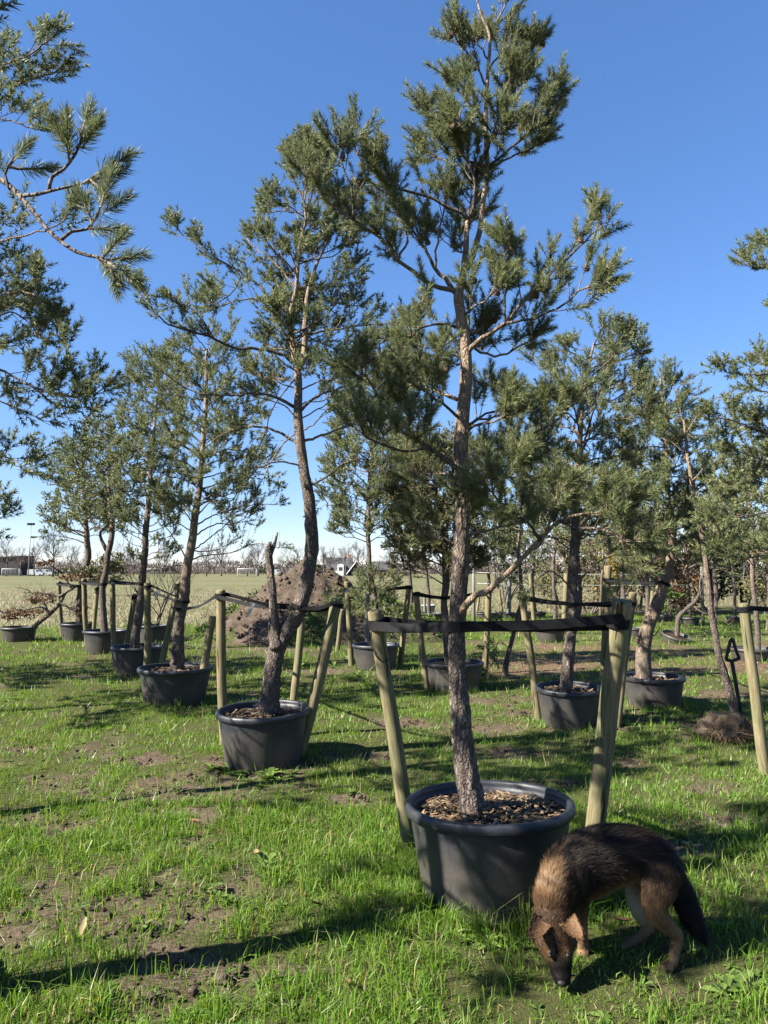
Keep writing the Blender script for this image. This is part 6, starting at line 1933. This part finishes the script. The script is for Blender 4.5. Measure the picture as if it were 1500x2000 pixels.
    col = col + nz * .16
    hd = grp == 'head'
    mid = np.exp(-((pxs[:, 0] - (1081 + (pxs[:, 1] - 1800) * .15)) / 10.0) ** 2) * sstep(1815, 1850, pxs[:, 1]) * (hd)
    col = np.where(hd, col * (1 - .45 * mid) - .30 * sstep(1868, 1900, pxs[:, 1]) , col)
    # dark streak down the shoulder side
    sh = np.exp(-((pxs[:, 0] - 1108) / 9.0) ** 2) * sstep(1665, 1690, pxs[:, 1]) * (1 - sstep(1760, 1790, pxs[:, 1])) * (co[:, 1] < 2.9 * KD)
    col = col * (1 - .75 * sh)
    withers = np.exp(-(((pxs[:, 0] - 1082) / 16) ** 2 + ((pxs[:, 1] - 1672) / 18) ** 2))
    col = col + .10 * withers * (1 + 4 * nz)
    col = np.clip(col, 0, 1)
    a_ = me.attributes.new('tint', 'FLOAT', 'POINT') if 'tint' not in me.attributes else me.attributes['tint']
    a_.data.foreach_set('value', col.astype(np.float32))
    me.vertices.foreach_set('co', (co - root_loc).astype(np.float32).ravel())
    me.polygons.foreach_set('use_smooth', np.full(len(me.polygons), True))
    me.materials.clear(); me.materials.append(MATS['fur'])
    root = empty('dog', tuple(root_loc), 'young black and tan shepherd dog sniffing the grass beside the largest pot', 'dog')
    body = bpy.data.objects.new('body', me); COL.objects.link(body); body.parent = root
    # fur strands
    me.calc_loop_triangles()
    nt = len(me.loop_triangles); tv = np.zeros(nt * 3, np.int32); me.loop_triangles.foreach_get('vertices', tv); tv = tv.reshape(-1, 3)
    ar = np.linalg.norm(np.cross(co[tv[:, 1]] - co[tv[:, 0]], co[tv[:, 2]] - co[tv[:, 0]]), axis=1)
    N = 95000
    pick = rng.choice(nt, N, p=ar / ar.sum())
    bc = rng.dirichlet((1, 1, 1), N)
    mixv = lambda arr: np.einsum('nk,nk...->n...', bc, arr[tv[pick]])
    P = mixv(co); Nn = mixv(no); Fl = mixv(flow); Cc = mixv(col); gg = grp[tv[pick][:, 0]]
    Fl = Fl - Nn * np.einsum('ni,ni->n', Fl, Nn)[:, None]; Fl /= np.linalg.norm(Fl, axis=1)[:, None] + 1e-9
    Ln = np.where(np.isin(gg, ['spine']), .030, np.where(gg == 'neck', .036, np.where(gg == 'tail', .042, np.where(gg == 'head', .011, .012))))
    Ln = np.where(np.isin(gg, ['hindL', 'hindR', 'foreL', 'foreR', 'blob', 'paw']) & (P[:, 2] > .28), .020, Ln)
    Ln = np.where(pxs[tv[pick][:, 0]][:, 1] > 1880, np.minimum(Ln, .007), Ln) * rng.uniform(.6, 1.2, N)
    D = Fl * .90 + Nn * .36 + rng.normal(0, .17, (N, 3)) + np.array([0, 0, -.12]); D /= np.linalg.norm(D, axis=1)[:, None]
    Wd = np.cross(D, Nn + rng.normal(0, .2, (N, 3))); Wd /= np.linalg.norm(Wd, axis=1)[:, None] + 1e-9
    wd = rng.uniform(.0011, .0020, N)[:, None] / 2
    V = np.stack([P - Wd * wd, P + Wd * wd, P + D * Ln[:, None]], 1)
    tint = np.clip(Cc + rng.normal(0, .07, N) + (rng.random(N) < .13) * .17 * (Cc < .4), 0, 1)
    mb = MB(); mb.add(V.reshape(-1, 3), None, np.arange(3 * N).reshape(-1, 3), np.repeat(tint, 3))
    tag(mb.build('fur', 'fur', root, root_loc, smooth=False), kind='stuff')
    # ears: cupped leaf shapes with thickness
    def ear(base, tip, out, L, colr):
        b = n3(base); t = n3(tip); ax = unit(t - b); Le = np.linalg.norm(t - b)
        o_ = np.array(out, float); o_ = unit(o_ - ax * np.dot(o_, ax)); s = np.cross(ax, o_)
        V = []; n = 11; m = 9
        for sh_ in (0, 1):
            for i in range(n):
                u = i / (n - 1); hw = .044 * (1 - u) ** .55 * (.80 + .35 * u) + .001
                for j in range(m):
                    v = (j / (m - 1) - .5) * 2
                    V.append(b + ax * Le * u + s * hw * v + o_ * (.017 * (v * v) * (1 - .7 * u) + .020 * u * u) - o_ * (.009 * sh_ * (1 - .5 * u)))
        Q = []
        for sh_ in (0, 1):
            for i in range(n - 1):
                for j in range(m - 1):
                    k = sh_ * n * m + i * m + j; q = [k, k + 1, k + m + 1, k + m]
                    Q.append(q if sh_ == 0 else q[::-1])
        edge = [i * m for i in range(n)] + [(n - 1) * m + j for j in range(1, m)] + [i * m + m - 1 for i in range(n - 2, -1, -1)] + [j for j in range(m - 2, 0, -1)]
        for k in range(len(edge)):
            a, c = edge[k], edge[(k + 1) % len(edge)]; Q.append([c, a, a + n * m, c + n * m])
        mb = MB(); cv = np.concatenate([np.full(n * m, colr), np.full(n * m, .10)])
        mb.add(np.array(V), Q, None, cv)
        eo = mb.build('ear', 'fur', root, root_loc)
        Va = np.array(V); nn_ = 1500; sel = rng.integers(0, len(Va), nn_)
        inner = sel < n * m
        P_ = Va[sel] + rng.normal(0, .003, (nn_, 3)); D_ = ax * .8 + np.where(inner[:, None], o_, -o_) * .35 + rng.normal(0, .35, (nn_, 3)); D_ /= np.linalg.norm(D_, axis=1)[:, None]
        W_ = np.cross(D_, rng.normal(size=(nn_, 3))); W_ /= np.linalg.norm(W_, axis=1)[:, None]
        Vf = np.stack([P_ - W_ * .0008, P_ + W_ * .0008, P_ + D_ * rng.uniform(.004, .009, (nn_, 1))], 1)
        fm = MB(); fm.add(Vf.reshape(-1, 3), None, np.arange(3 * nn_).reshape(-1, 3), np.repeat(np.clip(np.where(inner, colr, .08) + rng.normal(0, .08, nn_), 0, 1), 3))
        tag(fm.build('ear_fur', 'fur', eo, root_loc, smooth=False), kind='stuff')
    ear((1058, 1797, 2.73), (1034, 1836, 2.675), (-.25, -.9, .25), .075, .46)
    ear((1106, 1797, 2.73), (1133, 1838, 2.68), (.25, -.9, .25), .075, .56)
    def ball(p, r, nm, mat, sc=(1, 1, 1)):
        c = n3(p); b = bmesh.new(); bmesh.ops.create_uvsphere(b, u_segments=14, v_segments=9, radius=r)
        for v in b.verts: v.co = Vector((v.co.x * sc[0], v.co.y * sc[1], v.co.z * sc[2]))
        m_ = bpy.data.meshes.new(nm); b.to_mesh(m_); b.free(); m_.materials.append(MATS[mat])
        for q in m_.polygons: q.use_smooth = True
        o = bpy.data.objects.new(nm, m_); COL.objects.link(o); o.parent = root; o.location = Vector(c) - Vector(root_loc)
    ball((1097, 1920, 2.678), .0145, 'nose', 'dog_skin', (1.15, .9, .85))
    ball((1074, 1866, 2.690), .0085, 'eye', 'dog_skin'); ball((1109, 1866, 2.690), .0085, 'eye', 'dog_skin')
make_dog()
